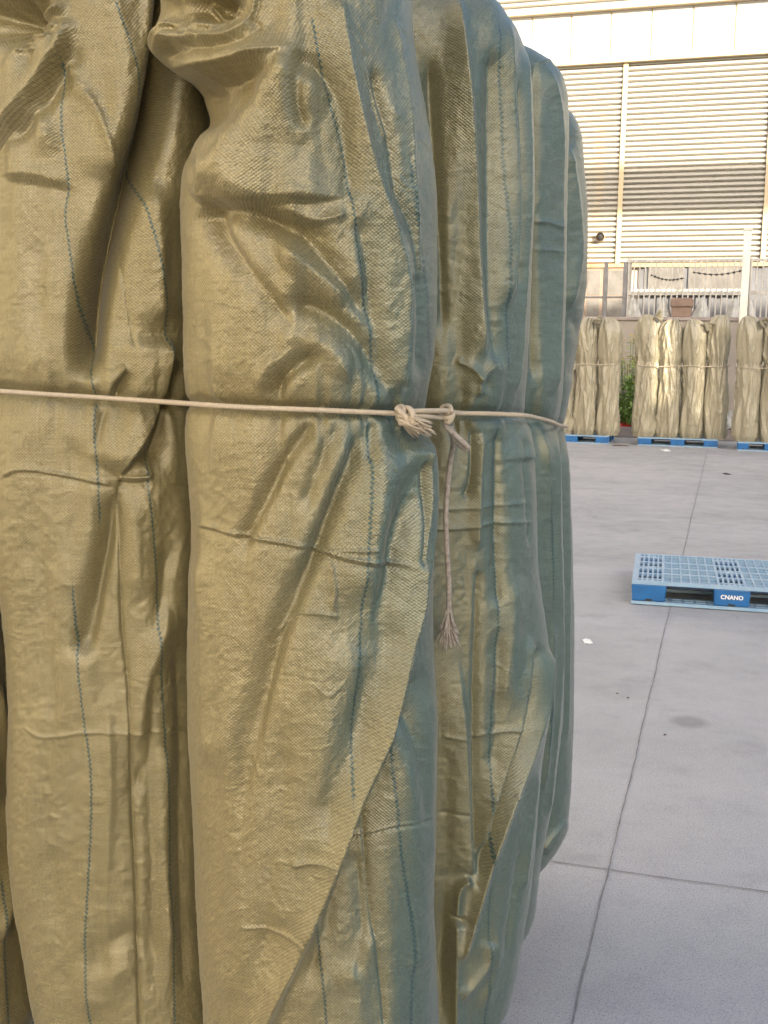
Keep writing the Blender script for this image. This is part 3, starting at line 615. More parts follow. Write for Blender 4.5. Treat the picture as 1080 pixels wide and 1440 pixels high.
# the two sacks standing in the dark behind the front pair
for lab, dcc, x0, x1, sd in (('shadowed woven sack glimpsed in the dark gap left of the widest sack', 2.5, 140, 400, 41), ('shadowed woven sack in the dark slot between the corner sack and the green one', 2.62, 470, 690, 43)):
    near_sack(lab, dcc, [(-200, x0, x1), (1600, x0, x1)], 2.38, .12, .17, [], [], nth=120, nz=200, seed=sd, green=(0, .3, 1, .3))

# ------------------------------------------------------------------ ropes and knots on the near sacks
def P(px, py, d): return at_depth(px, py, d)
TW = (.35, 420)
rp = empty('rope', P(300, 570, 1.66), 'tan twisted rope tied round the middle of the near sacks, two knots', 'rope')
mb = MB()
run = [P(-90, 543, 1.95), P(-50, 546, 1.865), P(0, 550, 1.838), P(60, 554, 1.832), P(140, 559, 1.828), P(215, 564, 1.79), P(258, 567, 1.725), P(300, 570, 1.672), P(350, 573, 1.652), P(430, 576, 1.648), P(500, 579, 1.66), P(545, 581, 1.685), P(575, 582, 1.70)]
mb.tube(spline(run, 40), .0038, 10, twist=TW)
run = [P(572, 579, 1.70), P(600, 578, 1.73), P(632, 578, 1.80), P(644, 581, 1.90), P(690, 582, 1.95), P(735, 584, 2.02), P(757, 588, 2.18), P(775, 593, 2.30), P(787, 598, 2.45), P(797, 600, 2.75), P(797, 600, 2.95)]
mb.tube(spline(run, 40), .0040, 10, twist=TW)
run = [P(568, 584, 1.70), P(600, 586, 1.73), P(625, 588, 1.80)]
mb.tube(spline(run, 20), .0036, 10, twist=TW)
mb.build('cord', M_ROPE, rp, True)
def loopy(c, d, rx, ry, ph, n=16, thick=.004, tilt=0.0, dep=.012):
    pts = []
    for i in range(n + 1):
        a = ph + 2 * math.pi * i / n
        pts.append(P(c[0] + rx * math.cos(a) * math.cos(tilt) - ry * math.sin(a) * math.sin(tilt), c[1] + rx * math.cos(a) * math.sin(tilt) + ry * math.sin(a) * math.cos(tilt), d - dep * math.sin(a + .6)))
    m = MB(); m.tube(pts, thick, 8, twist=TW); return m
k1 = MB()
for args in (((568, 584), 1.685, 8, 9, 0, 16, .0045, .3), ((574, 582), 1.68, 6, 9, 1, 16, .0045, -.5), ((563, 578), 1.685, 5, 7, 2, 16, .004, .1)):
    m = loopy(*args); k1.add(m.v, m.f)
k1.tube(spline([P(558, 574, 1.68), P(564, 580, 1.672), P(572, 590, 1.672), P(562, 596, 1.678)], 8), .0045, 8, twist=TW)
k1.build('knot', M_ROPE, rp, True)
k2 = MB()
for args in (((628, 582), 1.80, 9, 6, 0, 16, .0045, .2), ((627, 576), 1.80, 7, 5, 1, 16, .004, -.3), ((630, 585), 1.80, 5, 9, 2, 16, .0045, .1)):
    m = loopy(*args); k2.add(m.v, m.f)
k2.build('knot', M_ROPE, rp, True)
# bight and hanging tail
t = MB()
t.tube(spline([P(626, 588, 1.80), P(628, 600, 1.795), P(640, 612, 1.80), P(655, 626, 1.81), P(657, 630, 1.815), P(652, 630, 1.815), P(638, 616, 1.82), P(634, 600, 1.825)], 14), .0046, 10, twist=TW)
t.tube(spline([P(636, 606, 1.83), P(637, 628, 1.85), P(633, 650, 1.87), P(629, 690, 1.87), P(627, 730, 1.865), P(629, 780, 1.86), P(631, 820, 1.86), P(631, 862, 1.86)], 30), .0044, 10, twist=TW)
t.build('tail', M_ROPEG, rp, True)
random.seed(9)
fr = MB()
for i in range(44):
    s0 = np.array([568 + random.uniform(-8, 6), 588 + random.uniform(-3, 8)]); d1 = np.array([random.uniform(20, 44), random.uniform(4, 24)])
    pts = [P(s0[0], s0[1], 1.668 + random.uniform(0, .015)), P(s0[0] + d1[0] * .5, s0[1] + d1[1] * .5 + random.uniform(-3, 3), 1.665 + random.uniform(0, .03)), P(s0[0] + d1[0], s0[1] + d1[1], 1.68 + random.uniform(-.01, .05))]
    fr.tube(spline(pts, 4), [.0016] * 8 + [.0007], 5)
fr.build('frayed_end', M_ROPE, rp, True)
fr = MB()
for i in range(44):
    a = random.uniform(-1, 1); x0 = 631 + a * 3; x1 = 632 + a * random.uniform(10, 24); y1 = 858 + random.uniform(26, 60)
    pts = [P(x0, 856 + random.uniform(0, 4), 1.86), P(x0 + (x1 - x0) * .35, (862 + y1) / 2 + random.uniform(-4, 4), 1.857 + random.uniform(-.01, .01)), P(x1, y1, 1.86 + random.uniform(-.015, .015))]
    fr.tube(spline(pts, 4), [.0016] * 8 + [.0007], 5)
fr.build('frayed_end', M_ROPEG, rp, True)

# ------------------------------------------------------------------ plastic pallets
def copy_tree(o, parent=None):
    c = o.copy(); COL.objects.link(c); c.parent = parent
    for ch in list(o.children):
        if not ch.name.startswith('lettering'): copy_tree(ch, c)
    return c
def make_pallet(label, group=None, text=True):
    W, D, H = 1.22, 1.02, .15
    root = empty('plastic_pallet', (0, 0, 0), label, 'pallet', group)
    m = MB()                                       # deck lattice, top at .15
    z0, z1 = .128, .150
    def bar(x0, x1, y0, y1, zz=0): m.bx(x0, x1, y0, y1, z0, z1 - zz)
    bar(0, W, 0, .03); bar(0, W, D - .03, D); bar(0, .03, .03, D - .03); bar(W - .03, W, .03, D - .03)
    # columns over the blocks (solid rims) and the open panels between
    cols = [(.03, .19), (.53, .69), (1.03, 1.19)]
    pans = [(.19, .53), (.69, 1.03)]
    rows = [(.03, .10), (.12, .27), (.27, .33), (.33, .47), (.49, .53), (.53, .69), (.69, .75), (.75, .90), (.92, .99)]
    for x0, x1 in cols:
        for y in (.10, .285, .47, .53, .715, .90): bar(x0, x1, y - .012, y + .012, .0015)
        for k in range(1, 5):
            x = x0 + (x1 - x0) * k / 5; m.bx(x - .006, x + .006, .03, D - .03, z0, z1 - .003)
        bar(x0 - .008, x0 + .008, .03, D - .03, .002); bar(x1 - .008, x1 + .008, .03, D - .03, .002)
        for yy in (.055, .5, .955): m.bx(x0 + .05, x1 - .05, yy - .015, yy + .015, z0, z1 - .004)
        m.bx(x0 + .01, x1 - .01, .03, .05, z0, z1 - .006)
    for x0, x1 in pans:
        for k in range(1, 6):
            x = x0 + (x1 - x0) * k / 6; m.bx(x - .0045, x + .0045, .03, D - .03, z0, z1 - .0025)
        for y in (.10, .20, .40, .60, .82, .92): m.bx(x0, x1, y - .0035, y + .0035, z0, z1 - .0018)
        for y in (.30, .50, .71): m.bx(x0, x1, y - .020, y + .020, z0, z1 - .001)
    m.build('deck', M_BLUEF, root, False, 0, True)
    m = MB()                                       # column floor plates, plus dark plates added under the panels as painted shade
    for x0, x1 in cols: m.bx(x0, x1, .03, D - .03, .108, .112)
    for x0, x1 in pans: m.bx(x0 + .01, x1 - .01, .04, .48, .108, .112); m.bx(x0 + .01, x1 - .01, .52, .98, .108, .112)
    m.build('deck_web_shade', M_WEB, root, False, 0, True)
    for x0, x1 in ((.0, .215), (.50, .72), (W - .215, W)):
        for y0, y1 in ((0, .16), (.43, .59), (D - .16, D)):
            b = MB(); e = .006
            lo, hi = .022, .127
            vs = [(x0 + e, y0 + e, lo), (x1 - e, y0 + e, lo), (x1 - e, y1 - e, lo), (x0 + e, y1 - e, lo), (x0, y0, hi), (x1, y0, hi), (x1, y1, hi), (x0, y1, hi)]
            b.add(vs, [(0, 3, 2, 1), (4, 5, 6, 7), (0, 1, 5, 4), (1, 2, 6, 5), (2, 3, 7, 6), (3, 0, 4, 7)])
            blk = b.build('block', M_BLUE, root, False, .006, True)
            if y0 == 0:
                d = MB(); xm = (x0 + x1) / 2; d.bx(xm - .02, xm + .02, -.002 + e * .8, .02, .024, .036); d.build('drain_slot', M_DARK, blk, False, 0, True)
    m = MB()                                       # bottom runners with holes
    for x0, x1 in ((.0, .16), (.53, .69), (W - .16, W)):
        m.bx(x0, x1, .16, .43, 0, .02); m.bx(x0, x1, .59, D - .16, 0, .02)
    for y0, y1 in ((0, .16), (.43, .59), (D - .16, D)):
        m.bx(0, W, y0, y0 + .035, 0, .02); m.bx(0, W, y1 - .035, y1, 0, .02); m.bx(0, W, (y0 + y1) / 2 - .012, (y0 + y1) / 2 + .012, 0, .0185)
        for k in range(17): x = .02 + (W - .05) * k / 16; m.bx(x, x + .014, y0 + .035, y1 - .035, 0, .019)
    m.build('runner', M_BLUEF, root, False, 0, True)
    if text:
        cu = bpy.data.curves.new('t', 'FONT'); cu.body = 'CNANO'; cu.size = .036; cu.extrude = .0006; cu.offset = .0009; cu.align_x = 'CENTER'; cu.align_y = 'CENTER'
        to = bpy.data.objects.new('t', cu); COL.objects.link(to); bpy.context.view_layer.update()
        me = bpy.data.meshes.new_from_object(to); bpy.data.objects.remove(to)
        me.transform(Matrix.Translation((.61, .0005, .078)) @ Matrix.Rotation(math.pi / 2, 4, 'X'))
        o = link_mesh('lettering', me, M_WHITE, root, False, True)
    return root
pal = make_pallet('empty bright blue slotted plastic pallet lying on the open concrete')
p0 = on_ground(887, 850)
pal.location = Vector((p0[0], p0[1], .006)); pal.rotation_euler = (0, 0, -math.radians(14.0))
# under the near sacks
q = copy_tree(pal); q['label'] = 'blue plastic pallet under the near sacks, a corner showing bottom left'
q.rotation_euler = (0, 0, -AZ); c = S(-.02 + .0, 1.74); 
corner = np.array([.03, 1.82, 0]) - E1 * 1.22
q.location = Vector((corner[0], corner[1], .0))

# ------------------------------------------------------------------ far stacks
def far_mesh(seed, H=2.05, R=.205, knot=(.1, 0)):
    rnd = np.random.RandomState(seed); nth, nz = 120, 240
    z = np.linspace(0, H, nz)[:, None]; th = np.linspace(0, 2 * np.pi, nth, endpoint=False)[None]
    k = z / H; s = np.ones_like(z)
    t = np.clip((k - .87) / .13, 0, 1); s = np.sqrt(np.clip(1 - .93 * t ** 2.0, .02, 1)); s = s * (1 - .10 * np.exp(-((k - .615) / .035) ** 2)) * (1 - .12 * np.exp(-(k / .03) ** 2))
    s *= 1 + .05 * np.sin(k * 9 + rnd.rand() * 6)
    x = th / (2 * np.pi) * 24; zz = np.repeat(z, nth, 1)
    # ring-periodic noise through cosine/sine coordinates
    cx, cy = np.cos(th) + 0 * z, np.sin(th) + 0 * z
    h = .032 * vnoise(cx * 3.2 + zz * 1.3 + 10, cy * 3.2 + zz * 1.1 + 20, seed) + .020 * vnoise(cx * 5 - zz * 3.6 + 5, cy * 5 + zz * 1.4 + 5, seed + 1)
    rid = 1 - np.abs(vnoise(cx * 3 + zz * 3.4, cy * 3 - zz * 1.8, seed + 2)) * 4.5; h += .018 * np.clip(rid, 0, 1)
    h += .002 * vnoise(cx * 14 + zz * 12, cy * 14 + zz * 13, seed + 3)
    pl = np.sin(th * 11 + 2 * np.sin(th * 2 + seed)) * .016 * (np.exp(-((k - 1) / .10) ** 2) + .6 * np.exp(-((k - .615) / .06) ** 2))
    h = h + pl
    r = R * s + h
    lean = .015 * np.sin(k * 3 + seed)
    X = r * np.cos(th) + knot[0] * np.clip((k - .85) / .15, 0, 1) ** 2 + lean; Y = r * np.sin(th) * .95 + 0 * X
    V = np.stack([X, Y, zz], -1)
    idx = np.arange(nz * nth).reshape(nz, nth); a = idx[:-1]; F = np.stack([a, np.roll(a, -1, 1), np.roll(idx[1:], -1, 1), idx[1:]], -1).reshape(-1, 4)
    me = np_mesh('far_sack', V.reshape(-1, 3), F); uvl = me.uv_layers.new(name='UVMap')
    U = np.repeat(np.linspace(0, 2 * math.pi * R, nth, endpoint=False)[None], nz, 0); UV = np.stack([U, zz], -1).reshape(-1, 2)
    uvl.data.foreach_set('uv', UV[F.ravel()].astype(np.float32).ravel())
    me.polygons.foreach_set('use_smooth', [True] * len(me.polygons)); me.materials.append(M_FAR)
    return me
def tuft_mesh(seed):
    random.seed(seed); m = MB(); tip = np.array([.14, -.05, .03])
    for i in range(9):
        a = random.uniform(-1, 1); b_ = random.uniform(-1, 1)
        pts = [(0, 0, 0), (.05 + a * .01, -.02 + b_ * .02, .03), (.10 + a * .03, -.03 + b_ * .05, .02 + a * .04), (.15 + a * .04, -.03 + b_ * .08, -.01 + a * .07)]
        m.tube(spline(pts, 3), [.018, .016, .014, .014, .016, .02, .024, .026, .028, .02], 6)
    me = bpy.data.meshes.new('tuft'); me.from_pydata(m.v, [], m.f); me.polygons.foreach_set('use_smooth', [True] * len(me.polygons)); me.materials.append(M_FAR)
    uvl = me.uv_layers.new(name='UVMap'); return me
VAR = [far_mesh(100 + i * 7, knot=(.05 * (-1) ** i, 0)) for i in range(5)]
TUF = [tuft_mesh(3), tuft_mesh(8)]
ai, zi = on_site(945, 627, 20.0)
# real ground row of the far stacks
g1 = on_ground(890, 626); b_st = float(g1.dot(E2)); a_mid = float(g1.dot(E1))
def far_stack(a0, b0, count, wid, labels, name_pal, gname, seed, hgt):
    for i in range(count):
        a = a0 + wid * (i + .5)
        p = S(a, b0 + .24, .152)
        root = empty('sack', p, labels[i], 'sack', gname, rotz=-AZ)
        o = bpy.data.objects.new('cover', VAR[(seed + i) % 5]); COL.objects.link(o); o.parent = root; o.scale = (wid / .44, 1, hgt[i] / 2.05)
        if i % 2 == 0 or count < 3:
            t = bpy.data.objects.new('tied_neck', TUF[(seed + i) % 2]); COL.objects.link(t); t.parent = root
            t.location = (.06 if i % 2 else .10, -.14, hgt[i] - .10); t.rotation_euler = (0, random.uniform(-.6, .3), random.uniform(-.4, .4)); t.scale = (1.1,) * 3
    pr = copy_tree(pal); pr['label'] = name_pal; pr['group'] = 'blue pallets under the far sacks'
    L = count * wid; pr.rotation_euler = (0, 0, -AZ); pl = S(a0 + L / 2 - .61 * (L / 1.45), b0); pr.location = Vector((pl[0], pl[1], .0)); pr.scale = (L / 1.45, 1, 1)
    m = MB(); zr = .152 + .615 * 2.05; pts = []
    pts.append(S(a0 - .0, b0 + .35, zr - .01))
    for i in range(count):
        a = a0 + wid * (i + .5); pts += [S(a - .11, b0 + .045, zr - .01 * math.sin(i * 2)), S(a + .11, b0 + .04, zr + .008 * i - .01)]
    pts.append(S(a0 + L + .0, b0 + .35, zr + .02))
    m.tube(spline(pts, 6), .008, 6)
    o = m.build('rope', M_ROPE, None, True); o['group'] = 'ropes round the far sack stacks'; return o
random.seed(4)
def px_a(px, b, z=0.5):                              # yard coordinate a of image column px in plane b
    return on_site(px, 540, b)[0]
wd = (px_a(1022, b_st) - px_a(887, b_st)) / 4
aL = px_a(870, b_st) - 4 * wd; aM = px_a(890, b_st); aR = px_a(1033, b_st)
FG = 'pale sacks standing on the far pallets'
o = far_stack(aL, b_st, 4, wd, ['pale far sack hidden mostly behind the near green sacks', 'pale far sack just clearing the near green sacks', 'pale far sack second from the right on the left far pallet', 'pale far sack at the right end of the left far pallet, beside the yellow flowers'],
              'blue pallet under the leftmost far stack of sacks', FG, 0, [2.08, 2.08, 2.1, 2.1])
tag(o, 'thin rope round the leftmost far stack of sacks', 'rope')
o = far_stack(aM, b_st, 4, wd, ['pale grey sack at the left end of the middle far pallet', 'sunlit pale sack second from left on the middle far pallet', 'pale sack third from left on the middle far pallet', 'sunlit pale sack at the right end of the middle far pallet'],
              'blue pallet under the middle far stack of sacks', FG, 1, [2.16, 2.08, 2.08, 2.16])
tag(o, 'thin pale rope round the middle far stack of four sacks', 'rope')
o = far_stack(aR, b_st - .35, 3, wd * 1.04, ['pale sack with tied top at the left end of the right far pallet', 'pale sack at the right border of the photo on the right far pallet', 'pale sack just outside the right border on the right far pallet'],
              'blue pallet under the far stack at the right border', FG, 3, [2.12, 2.12, 2.1])
tag(o, 'thin rope round the far stack at the right border', 'rope')

# ------------------------------------------------------------------ kerb, bed, low wall
bk = b_st + 1.9
mb = MB(); mb.sb(-14, 20, bk, bk + .14, 0, .20); k = mb.build('kerb', M_KERB, None, False, .01); tag(k, 'low stone kerb along the planting bed behind the far sacks', 'kerb')
mb = MB(); mb.sb(-14, 20, bk + .14, bk + 1.5, 0, .17); k = mb.build('planting_bed', M_SOIL); tag(k, kind='structure')
bw = bk + 1.5
zt = on_site(980, 446, bw)[1]
wl = empty('boundary_wall', S(3, bw), 'plain beige rendered boundary wall behind the far sacks', 'wall')
mb = MB(); mb.sb(-16, 22, bw, bw + .24, 0, zt - .07); mb.build('wall', M_LOWALL, wl)
mb = MB(); mb.sb(-16, 22, bw - .04, bw + .28, zt - .07, zt); mb.build('coping', M_KERB, wl, False, .01)

# things on or above the wall
def on_wall(px, b, z): a = on_site(px, 440, b)[0]; return S(a, b, z)
def sheet(label, pxl, pxr, top, b, seed, lean=.3):
    random.seed(seed); a0 = on_site(pxl, 440, b)[0]; a1 = on_site(pxr, 440, b)[0]; z1 = on_site((pxl + pxr) / 2, top, b)[1]
    n = 22; nzz = 14; V = []; F = []; H = z1 - zt
    for j in range(nzz + 1):
        k = j / nzz
        for i in range(n):
            a = 2 * math.pi * i / n; s = (1 - k) ** .75 * (1 + .18 * math.sin(5 * a + seed) + random.uniform(-.08, .08)) + .04
            ca = (a0 + a1) / 2 + (a1 - a0) * lean * k * .5 + (a1 - a0) * .5 * s * math.cos(a)
            V.append(S(ca, b + .1 + .12 * s * math.sin(a), zt + .001 + H * k))
    for j in range(nzz):
        for i in range(n): F.append((j * n + i, j * n + (i + 1) % n, (j + 1) * n + (i + 1) % n, (j + 1) * n + i))
    F.append(tuple(nzz * n + i for i in range(n)))
    m = MB(); m.add(V, F); o = m.build('plastic_sheet', M_PLAST, None, True); tag(o, label, 'sheeting', 'crumpled plastic sheeting on the boundary wall'); return o
sheet('crumpled whitish sheeting standing alone on the wall, farthest left', 880, 901, 417, bw, 1, -.2)
sheet('pointed crumpled sheeting on the wall left of the cardboard box', 921, 941, 417, bw, 2, .1)
sheet('whitish sheeting on the wall touching the right side of the cardboard box', 973, 997, 416, bw, 3, .2)
sheet('torn clear sheeting on the wall just left of the white pole', 1020, 1042, 418, bw, 4, .2)
sheet('crumpled sheeting on the wall right of the white pole', 1050, 1064, 420, bw, 5, -.4)
bx_ = empty('cardboard_box', on_wall(957, bw, zt), 'brown cardboard box with overhanging lid on the boundary wall', 'box')
a0, a1 = on_site(942, 440, bw)[0], on_site(974, 440, bw)[0]; zb = on_site(957, 432, bw)[1]; zc = on_site(957, 419, bw)[1]
mb = MB(); mb.sb(a0 + .03, a1 - .03, bw - .02, bw + .30, zt + .002, zb); mb.build('carton', M_BOX, bx_, False, .01)
mb = MB(); mb.sb(a0, a1, bw - .05, bw + .33, zb, zc); mb.build('lid', M_BOX, bx_, False, .03)
# white pole
pt = on_site(1052, 322, bw - .6)
po = empty('pole', S(pt[0], bw - .6), 'tall slim off-white square pole standing in front of the boundary wall', 'pole')
mb = MB(); mb.sb(pt[0] - .07, pt[0] + .07, bw - .67, bw - .53, .17, pt[1] - .03); mb.build('shaft', M_POLE, po, False, .01)
mb = MB(); mb.sb(pt[0] - .085, pt[0] + .085, bw - .685, bw - .515, pt[1] - .03, pt[1]); mb.build('cap', M_POLE, po, False, .008)

# fence on the wall's far side
bf = bw + .75
fe = empty('bar_fence', S(on_site(980, 440, bf)[0], bf), 'pale metal fence of thin upright bars above the boundary wall', 'fence')
fa0 = on_site(882, 440, bf)[0]; zr1 = on_site(980, 412, bf)[1]; zr2 = on_site(980, 366, bf)[1]
mb = MB(); mb.sb(fa0, fa0 + 9, bf - .02, bf + .02, zr1 - .035, zr1 + .035); mb.sb(fa0, fa0 + 9, bf - .02, bf + .02, zr2 - .03, zr2 + .02); mb.build('rail', M_BARS, fe)
mb = MB(); x = fa0
while x < fa0 + 9: mb.sb(x - .015, x + .015, bf - .045, bf - .021, .4, zr2 + .03); x += .112
mb.build('bars', M_BARS, fe)
for k in range(4): mb = MB(); x = fa0 + k * 2.4; mb.sb(x - .05, x + .05, bf + .021, bf + .11, 0, zr2 + .05); mb.build('post', M_BARS, fe)
# razor garland
random.seed(3); m = MB(); pts = []
for (x0, x1, yy0, yy1) in ((916, 962, 387, 391), (975, 1046, 383, 380)):
    a0 = on_site(x0, yy0, bf)[0]; a1 = on_site(x1, yy1, bf)[0]; za = on_site(x0, yy0, bf)[1]; zb_ = on_site(x1, yy1, bf)[1]
    n = 26; m.tube([S(a0 + (a1 - a0) * i / n, bf + .0 - .06 + .01 * math.sin(i * 2.2), za + (zb_ - za) * i / n - .07 * math.sin(math.pi * i / n)) for i in range(n + 1)], [.008 + .016 * (i % 3 == 0) for i in range(n + 1)], 6)
o = m.build('barbed_wire', M_DARK, None, True); tag(o, 'dark sagging wire strung across the upright fence bars', 'wire')

# ------------------------------------------------------------------ factory
bF = bw + 4.2
fa = empty('factory_building', S(on_site(980, 300, bF)[0], bF), 'large pale corrugated factory with white panel band behind the fence', 'building')
AL, AR = -9.0, 26.0
z_bot = on_site(980, 370, bF)[1]; z_b0 = on_site(980, 80, bF)[1]; z_b1 = on_site(980, 10, bF)[1]
acol = on_site(869, 370, bF)[0]; acol2 = on_site(1073, 360, bF)[0]; sp_c = acol2 - acol
def corrug(z0, z1, pitch, dep, name, b0, mat_):
    prof = []; z = z0; k = 0
    while z < z1 - 1e-6:
        for fz, fb in ((0, .055), (.18, .055), (.20, 0), (.40, -dep), (.80, -dep), (.96, 0), (1.0, .055)):
            zz = z + fz * pitch
            if zz <= z1 + 1e-6 and not (prof and abs(prof[-1][0] - zz) < 1e-6): prof.append((zz, fb))
        z += pitch
    V = [];  n = 40
    V = [S(AL + (AR - AL) * i / n, b0 + fb, zz) for zz, fb in prof for i in range(n + 1)]
    F = [(j * (n + 1) + i, j * (n + 1) + i + 1, (j + 1) * (n + 1) + i + 1, (j + 1) * (n + 1) + i) for j in range(len(prof) - 1) for i in range(n)]
    m = MB(); m.add(V, F); return m.build(name, mat_, fa)
pitch = (z_b0 - z_bot) / 38
corrug(z_bot, z_b0 - .04, pitch, .045, 'wall_cladding', bF, M_CLAD)
corrug(z_b1 + .12, z_b1 + 3.2, pitch * 1.05, .045, 'upper_cladding', bF - .05, M_CLAD)
mb = MB(); mb.sb(AL, AR, bF + .05, bF + 8, 0, z_b1 + 3.2); mb.build('core', M_SHADE, fa)
# fascia panels
mb = MB(); x = acol - 12.0 * 1.04; wpan = (on_site(1065, 40, bF)[0] - on_site(955, 50, bF)[0]) / 2 * 1.08
while x < AR: mb.sb(x + .02, x + wpan - .02, bF - .16, bF - .02, z_b0 + .03, z_b1); x += wpan
mb.build('fascia_panel', M_BAND, fa)
mb = MB(); mb.sb(AL, AR, bF - .13, bF + .04, z_b0 + .032, z_b1 - .002); mb.build('fascia_backing', M_TRIM, fa)
mb = MB(); mb.sb(AL, AR, bF - .20, bF + .04, z_b0 - .06, z_b0 + .03); mb.build('flashing', M_TRIM, fa)
mb = MB(); mb.sb(AL, AR, bF - .34, bF + .04, z_b1 + .004, z_b1 + .12); mb.build('gutter', M_TRIM, fa)
mb = MB(); mb.sb(AL, AR, bF - .12, bF + .04, z_bot - .09, z_bot - .003); mb.build('base_flashing', M_RUST, fa)
for k in range(-3, 6):
    x = acol + sp_c * k
    mb = MB(); mb.sb(x - .055, x + .055, bF - .10, bF - .046, z_bot, z_b0 - .062); mb.build('cover_strip', M_TRIM, fa)
hp = on_site(845, 334, bF)
pp = empty('vent_pipe', S(hp[0], bF - .1, hp[1]), 'short round vent pipe poking out of the corrugated wall', 'pipe')
m = MB(); m.tube([S(hp[0], bF + .02, hp[1]), S(hp[0], bF - .2, hp[1])], .10, 16, cap=False); m.build('pipe', M_RUST, pp, True)
m = MB(); m.tube([S(hp[0], bF - .05, hp[1]), S(hp[0], bF - .16, hp[1])], .085, 16); m.build('opening', M_DARK, pp, True)
# lower storey: ribbed sheet on the right, brown glazed doors on the left
m = MB(); V = []; a0 = acol + .5; x = a0
prof = []
while x < AR: prof += [(x, 0), (x + .12, 0), (x + .16, -.05), (x + .26, -.05), (x + .30, 0)]; x += .30
V = [S(a, bF + d, z) for z in (0, z_bot - .093) for a, d in prof]; n = len(prof)
m.add(V, [(i, i + 1, n + i + 1, n + i) for i in range(n - 1)]); m.build('ribbed_wall', M_RIB, fa)
mb = MB(); aw0 = on_site(912, 390, bF)[0]; aw1 = on_site(962, 390, bF)[0]; zz0 = on_site(960, 407, bF)[1]; zz1 = on_site(960, 376, bF)[1]
for (x0, x1) in ((aw0, aw1), (on_site(968, 390, bF)[0], on_site(1046, 390, bF)[0])):
    f = MB(); f.sb(x0, x1, bF - .10, bF - .06, zz0, zz1); wf = f.build('window', M_GLASS, fa)
    f = MB(); f.sb(x0 - .3, x1 + .02, bF - .20, bF - .056, zz0 - .14, zz0 - .003); f.build('sill', M_BARS, wf)
for (x0, x1) in ((822, 848), (850, 880)):
    a0, a1 = on_site(x0, 410, bF)[0], on_site(x1, 410, bF)[0]
    f = MB(); f.sb(a0, a1, bF - .07, bF + .03, 0, z_bot - .1); d = f.build('door', M_DOORB, fa)
    f = MB(); zm = on_site(850, 418, bF)[1]; zt2 = on_site(850, 380, bF)[1]
    f.sb(a0 + .08, a1 - .08, bF - .085, bF - .072, zm + .05, zt2 - .02); f.build('pane', M_GLASS, d)
    f = MB(); f.sb(a0 + .08, a1 - .08, bF - .085, bF - .072, .4, zm - .05); f.build('pane', M_GLASS, d)
# slim steel gate in front of the doors
g0 = on_site(820, 420, bf)[0]; g1_ = on_site(880, 420, bf)[0]
ga = empty('steel_frame', S(g0, bf), 'dark steel gate frame standing left of the bar fence', 'gate')
mb = MB(); zg = on_site(850, 418, bf)[1]; mb.sb(g0, g1_, bf - .02, bf + .02, zg - .025, zg + .02); mb.build('rail', M_BARSD, ga)
for x in (on_site(851, 420, bf)[0], g1_ - .03): mb = MB(); mb.sb(x - .04, x + .04, bf - .07, bf - .022, 0, zr2 - .02); mb.build('post', M_BARSD, ga)

# ------------------------------------------------------------------ flowering weeds, scraps
random.seed(12)
ap = on_site(881, 560, bk + .5)[0]
pl = empty('flowering_plant', S(ap, bk + .5, .17), 'green bushy plant with yellow flowers in the gap between far stacks', 'plant')
lv = MB(); fl = MB(); st = MB()
for i in range(40):
    x = random.gauss(0, .26); y = random.uniform(-.2, .3); hgt = random.uniform(.6, 1.75); 
    base = S(ap + x * .6, bk + .5 + y, .165); top = S(ap + x * 1.3, bk + .5 + y * 1.2, .17 + hgt); st.tube([base, (base + top) / 2 + np.array([.02, 0, 0]), top], .007, 5)
    for k in range(34):
        t_ = random.uniform(.02, 1) ** 1.25; c = base + (top - base) * t_; s = random.uniform(.045, .10) * (1.25 - .75 * t_)
        d1 = np.array([random.gauss(0, 1), random.gauss(0, 1), random.gauss(0, .6)]); d1 /= np.linalg.norm(d1); d2 = np.cross(d1, [random.gauss(0, .4), random.gauss(0, .4), 1]); d2 /= np.linalg.norm(d2)
        c = c + d1 * .05; lv.add([c, c + d1 * s + d2 * s * .4, c + d1 * 2 * s, c + d1 * s - d2 * s * .4], [(0, 1, 2, 3)])
    if hgt > .95:
        for k in range(5):
            c = top + np.array([random.gauss(0, .05), random.gauss(0, .05), random.gauss(0, .05)])
            for q_ in range(6):
                a = q_ * math.pi / 3; d1 = np.array([math.cos(a), math.sin(a), .25]) * .034; d2 = np.array([-math.sin(a), math.cos(a), 0]) * .015
                fl.add([c, c + d1 + d2, c + d1 * 1.5, c + d1 - d2], [(0, 1, 2, 3)])
st.build('stems', M_STEM, pl); lv.build('leaves', M_LEAF, pl); fl.build('flowers', M_FLOWER, pl)
def crumple(name, label, cat, c, sx, sy, sz, m_, seed, n=10):
    random.seed(seed); V = []; F = []
    for j in range(n + 1):
        for i in range(n + 1):
            u, v = i / n - .5, j / n - .5; e = 1 - min(1, (abs(u) * 2) ** 4 + (abs(v) * 2) ** 4) * .8
            V.append(np.array([c[0] + sx * u + random.uniform(-.05, .05) * sx, c[1] + sy * v + random.uniform(-.05, .05) * sy, c[2] + .004 + sz * e * random.uniform(.25, 1)]))
    for j in range(n):
        for i in range(n): F.append((j * (n + 1) + i, j * (n + 1) + i + 1, (j + 1) * (n + 1) + i + 1, (j + 1) * (n + 1) + i))
    mm = MB(); mm.add(V, F); o = mm.build(name, m_); md = o.modifiers.new('s', 'SOLIDIFY'); md.thickness = .002; tag(o, label, cat); return o
c = S(on_site(875, 590, bk + .3)[0] + .05, bk + .35, .172); crumple('plastic_bag', 'crumpled red plastic bag in the planting bed under the plant', 'plastic bag', c, .5, .25, .13, M_RED, 1)
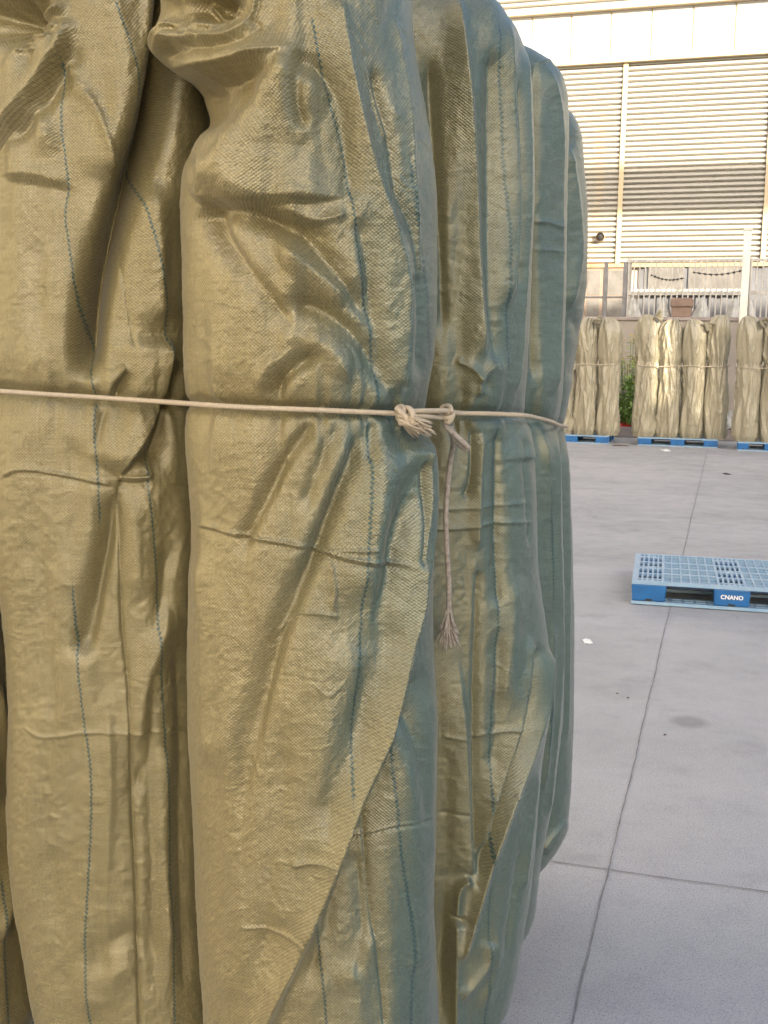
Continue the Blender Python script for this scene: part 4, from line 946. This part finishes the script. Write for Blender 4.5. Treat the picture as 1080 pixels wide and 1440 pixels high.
c = S(on_site(1026, 590, bk + .3)[0], bk + .35, .172); crumple('plastic_bag', 'crumpled whitish plastic bag in the gap right of the middle far stack', 'plastic bag', c, .38, .3, .42, M_PLAST, 2)
c = on_ground(936, 634); crumple('paper_scrap', 'white paper scrap on the concrete in front of the middle far pallet', 'litter', c, .12, .35, .03, M_PAPER, 3, 6)
c = on_ground(826, 903); crumple('paper_scrap', 'small white paper scrap on the concrete left of the empty pallet', 'litter', c, .045, .09, .012, M_PAPER, 4, 6)
c = on_ground(1022, 667); crumple('leaf_litter', 'dark dry leaf on the concrete beyond the empty pallet', 'litter', c, .09, .12, .015, M_DARK, 5, 5)
c = on_ground(872, 627); crumple('leaf_litter', 'dark twig litter on the concrete between the far pallets', 'litter', c, .28, .12, .02, M_SOIL, 6, 5)
for k_, (x, y) in enumerate(((868, 976), (883, 982), (935, 1034))):
    c = on_ground(x, y); o = crumple('dirt_crumb', 'tiny dark crumb on the concrete, ' + ('farthest left of the three', 'middle one of the three', 'nearest the oily spot')[k_], 'litter', c, .010, .012, .003, M_SOIL, 20 + k_, 4); o['group'] = 'dark crumbs on the concrete'

# ------------------------------------------------------------------ unseen wall added behind the viewpoint to shade the yard, notched for sun patches
bB = -30.0
def back(a, b, z):                                   # where the sun ray to a yard point crosses the plane of the added shade wall
    p = S(a, b, z); t = (bB - b) / SUND.dot(E2); q = p + SUND * t; return q.dot(E1), q[2]
ws = empty('shade_wall', S(40, bB - 5), 'unseen notched wall added behind the viewpoint to shade the yard', 'building')
a_s0, zsh = back(aM + 1.05 * wd, b_st, 5.6)
a_s1, _ = back(aM + 2.25 * wd, b_st, 2.2); _, z_low = back(aM + 2 * wd, b_st, .55)
a_s2, _ = back(aM + 2.95 * wd, b_st, 2.2); a_s3, _ = back(aM + 3.8 * wd, b_st, 2.2)
mb = MB(); xs = [17, a_s0, a_s1, a_s2, a_s3, 80]; hs = [zsh, z_low + .25, zsh - .25, z_low, zsh]
for i in range(5): mb.sb(xs[i], xs[i + 1], bB - .4, bB, 0, hs[i])
mb.build('wall', M_SHADE, ws)  # the added shade wall itself
_, zk0 = back(0, bF, 0)
aa = on_site(980, 260, bF); zlo = on_site(980, 283, bF)[1]; zhi = on_site(980, 238, bF)[1]
_, q0 = back(aa[0], bF, zlo); _, q1 = back(aa[0], bF, zhi)
mb = MB(); mb.sb(17, 80, bB - .3, bB - .02, q0 - .2, q1 + .12); mb.build('shadow_beam', M_SHADE, ws)  # unseen beam placed to cast the shadow band on the factory cladding
for x in range(18, 80, 15): mb = MB(); mb.sb(x, x + .2, bB - .5, bB - .301, hs[0] + .003, q0 + .1); mb.build('shadow_beam_post', M_SHADE, ws)

lb = empty('bounce_block', S(-11, 8), 'unseen warm-white block added left of the yard to bounce sunlight', 'building')  # unseen block, added to throw warm sunlight onto left-facing cloth
mb = MB(); mb.sb(-17, -9.5, -24, 40, 0, 13); mb.build('wall', M_WARM, lb)  # body of the added bounce block
mb = MB(); mb.sb(-17.2, -9.3, -24.2, 40.2, 13.003, 13.4); mb.build('bounce_top', M_KERB, lb)
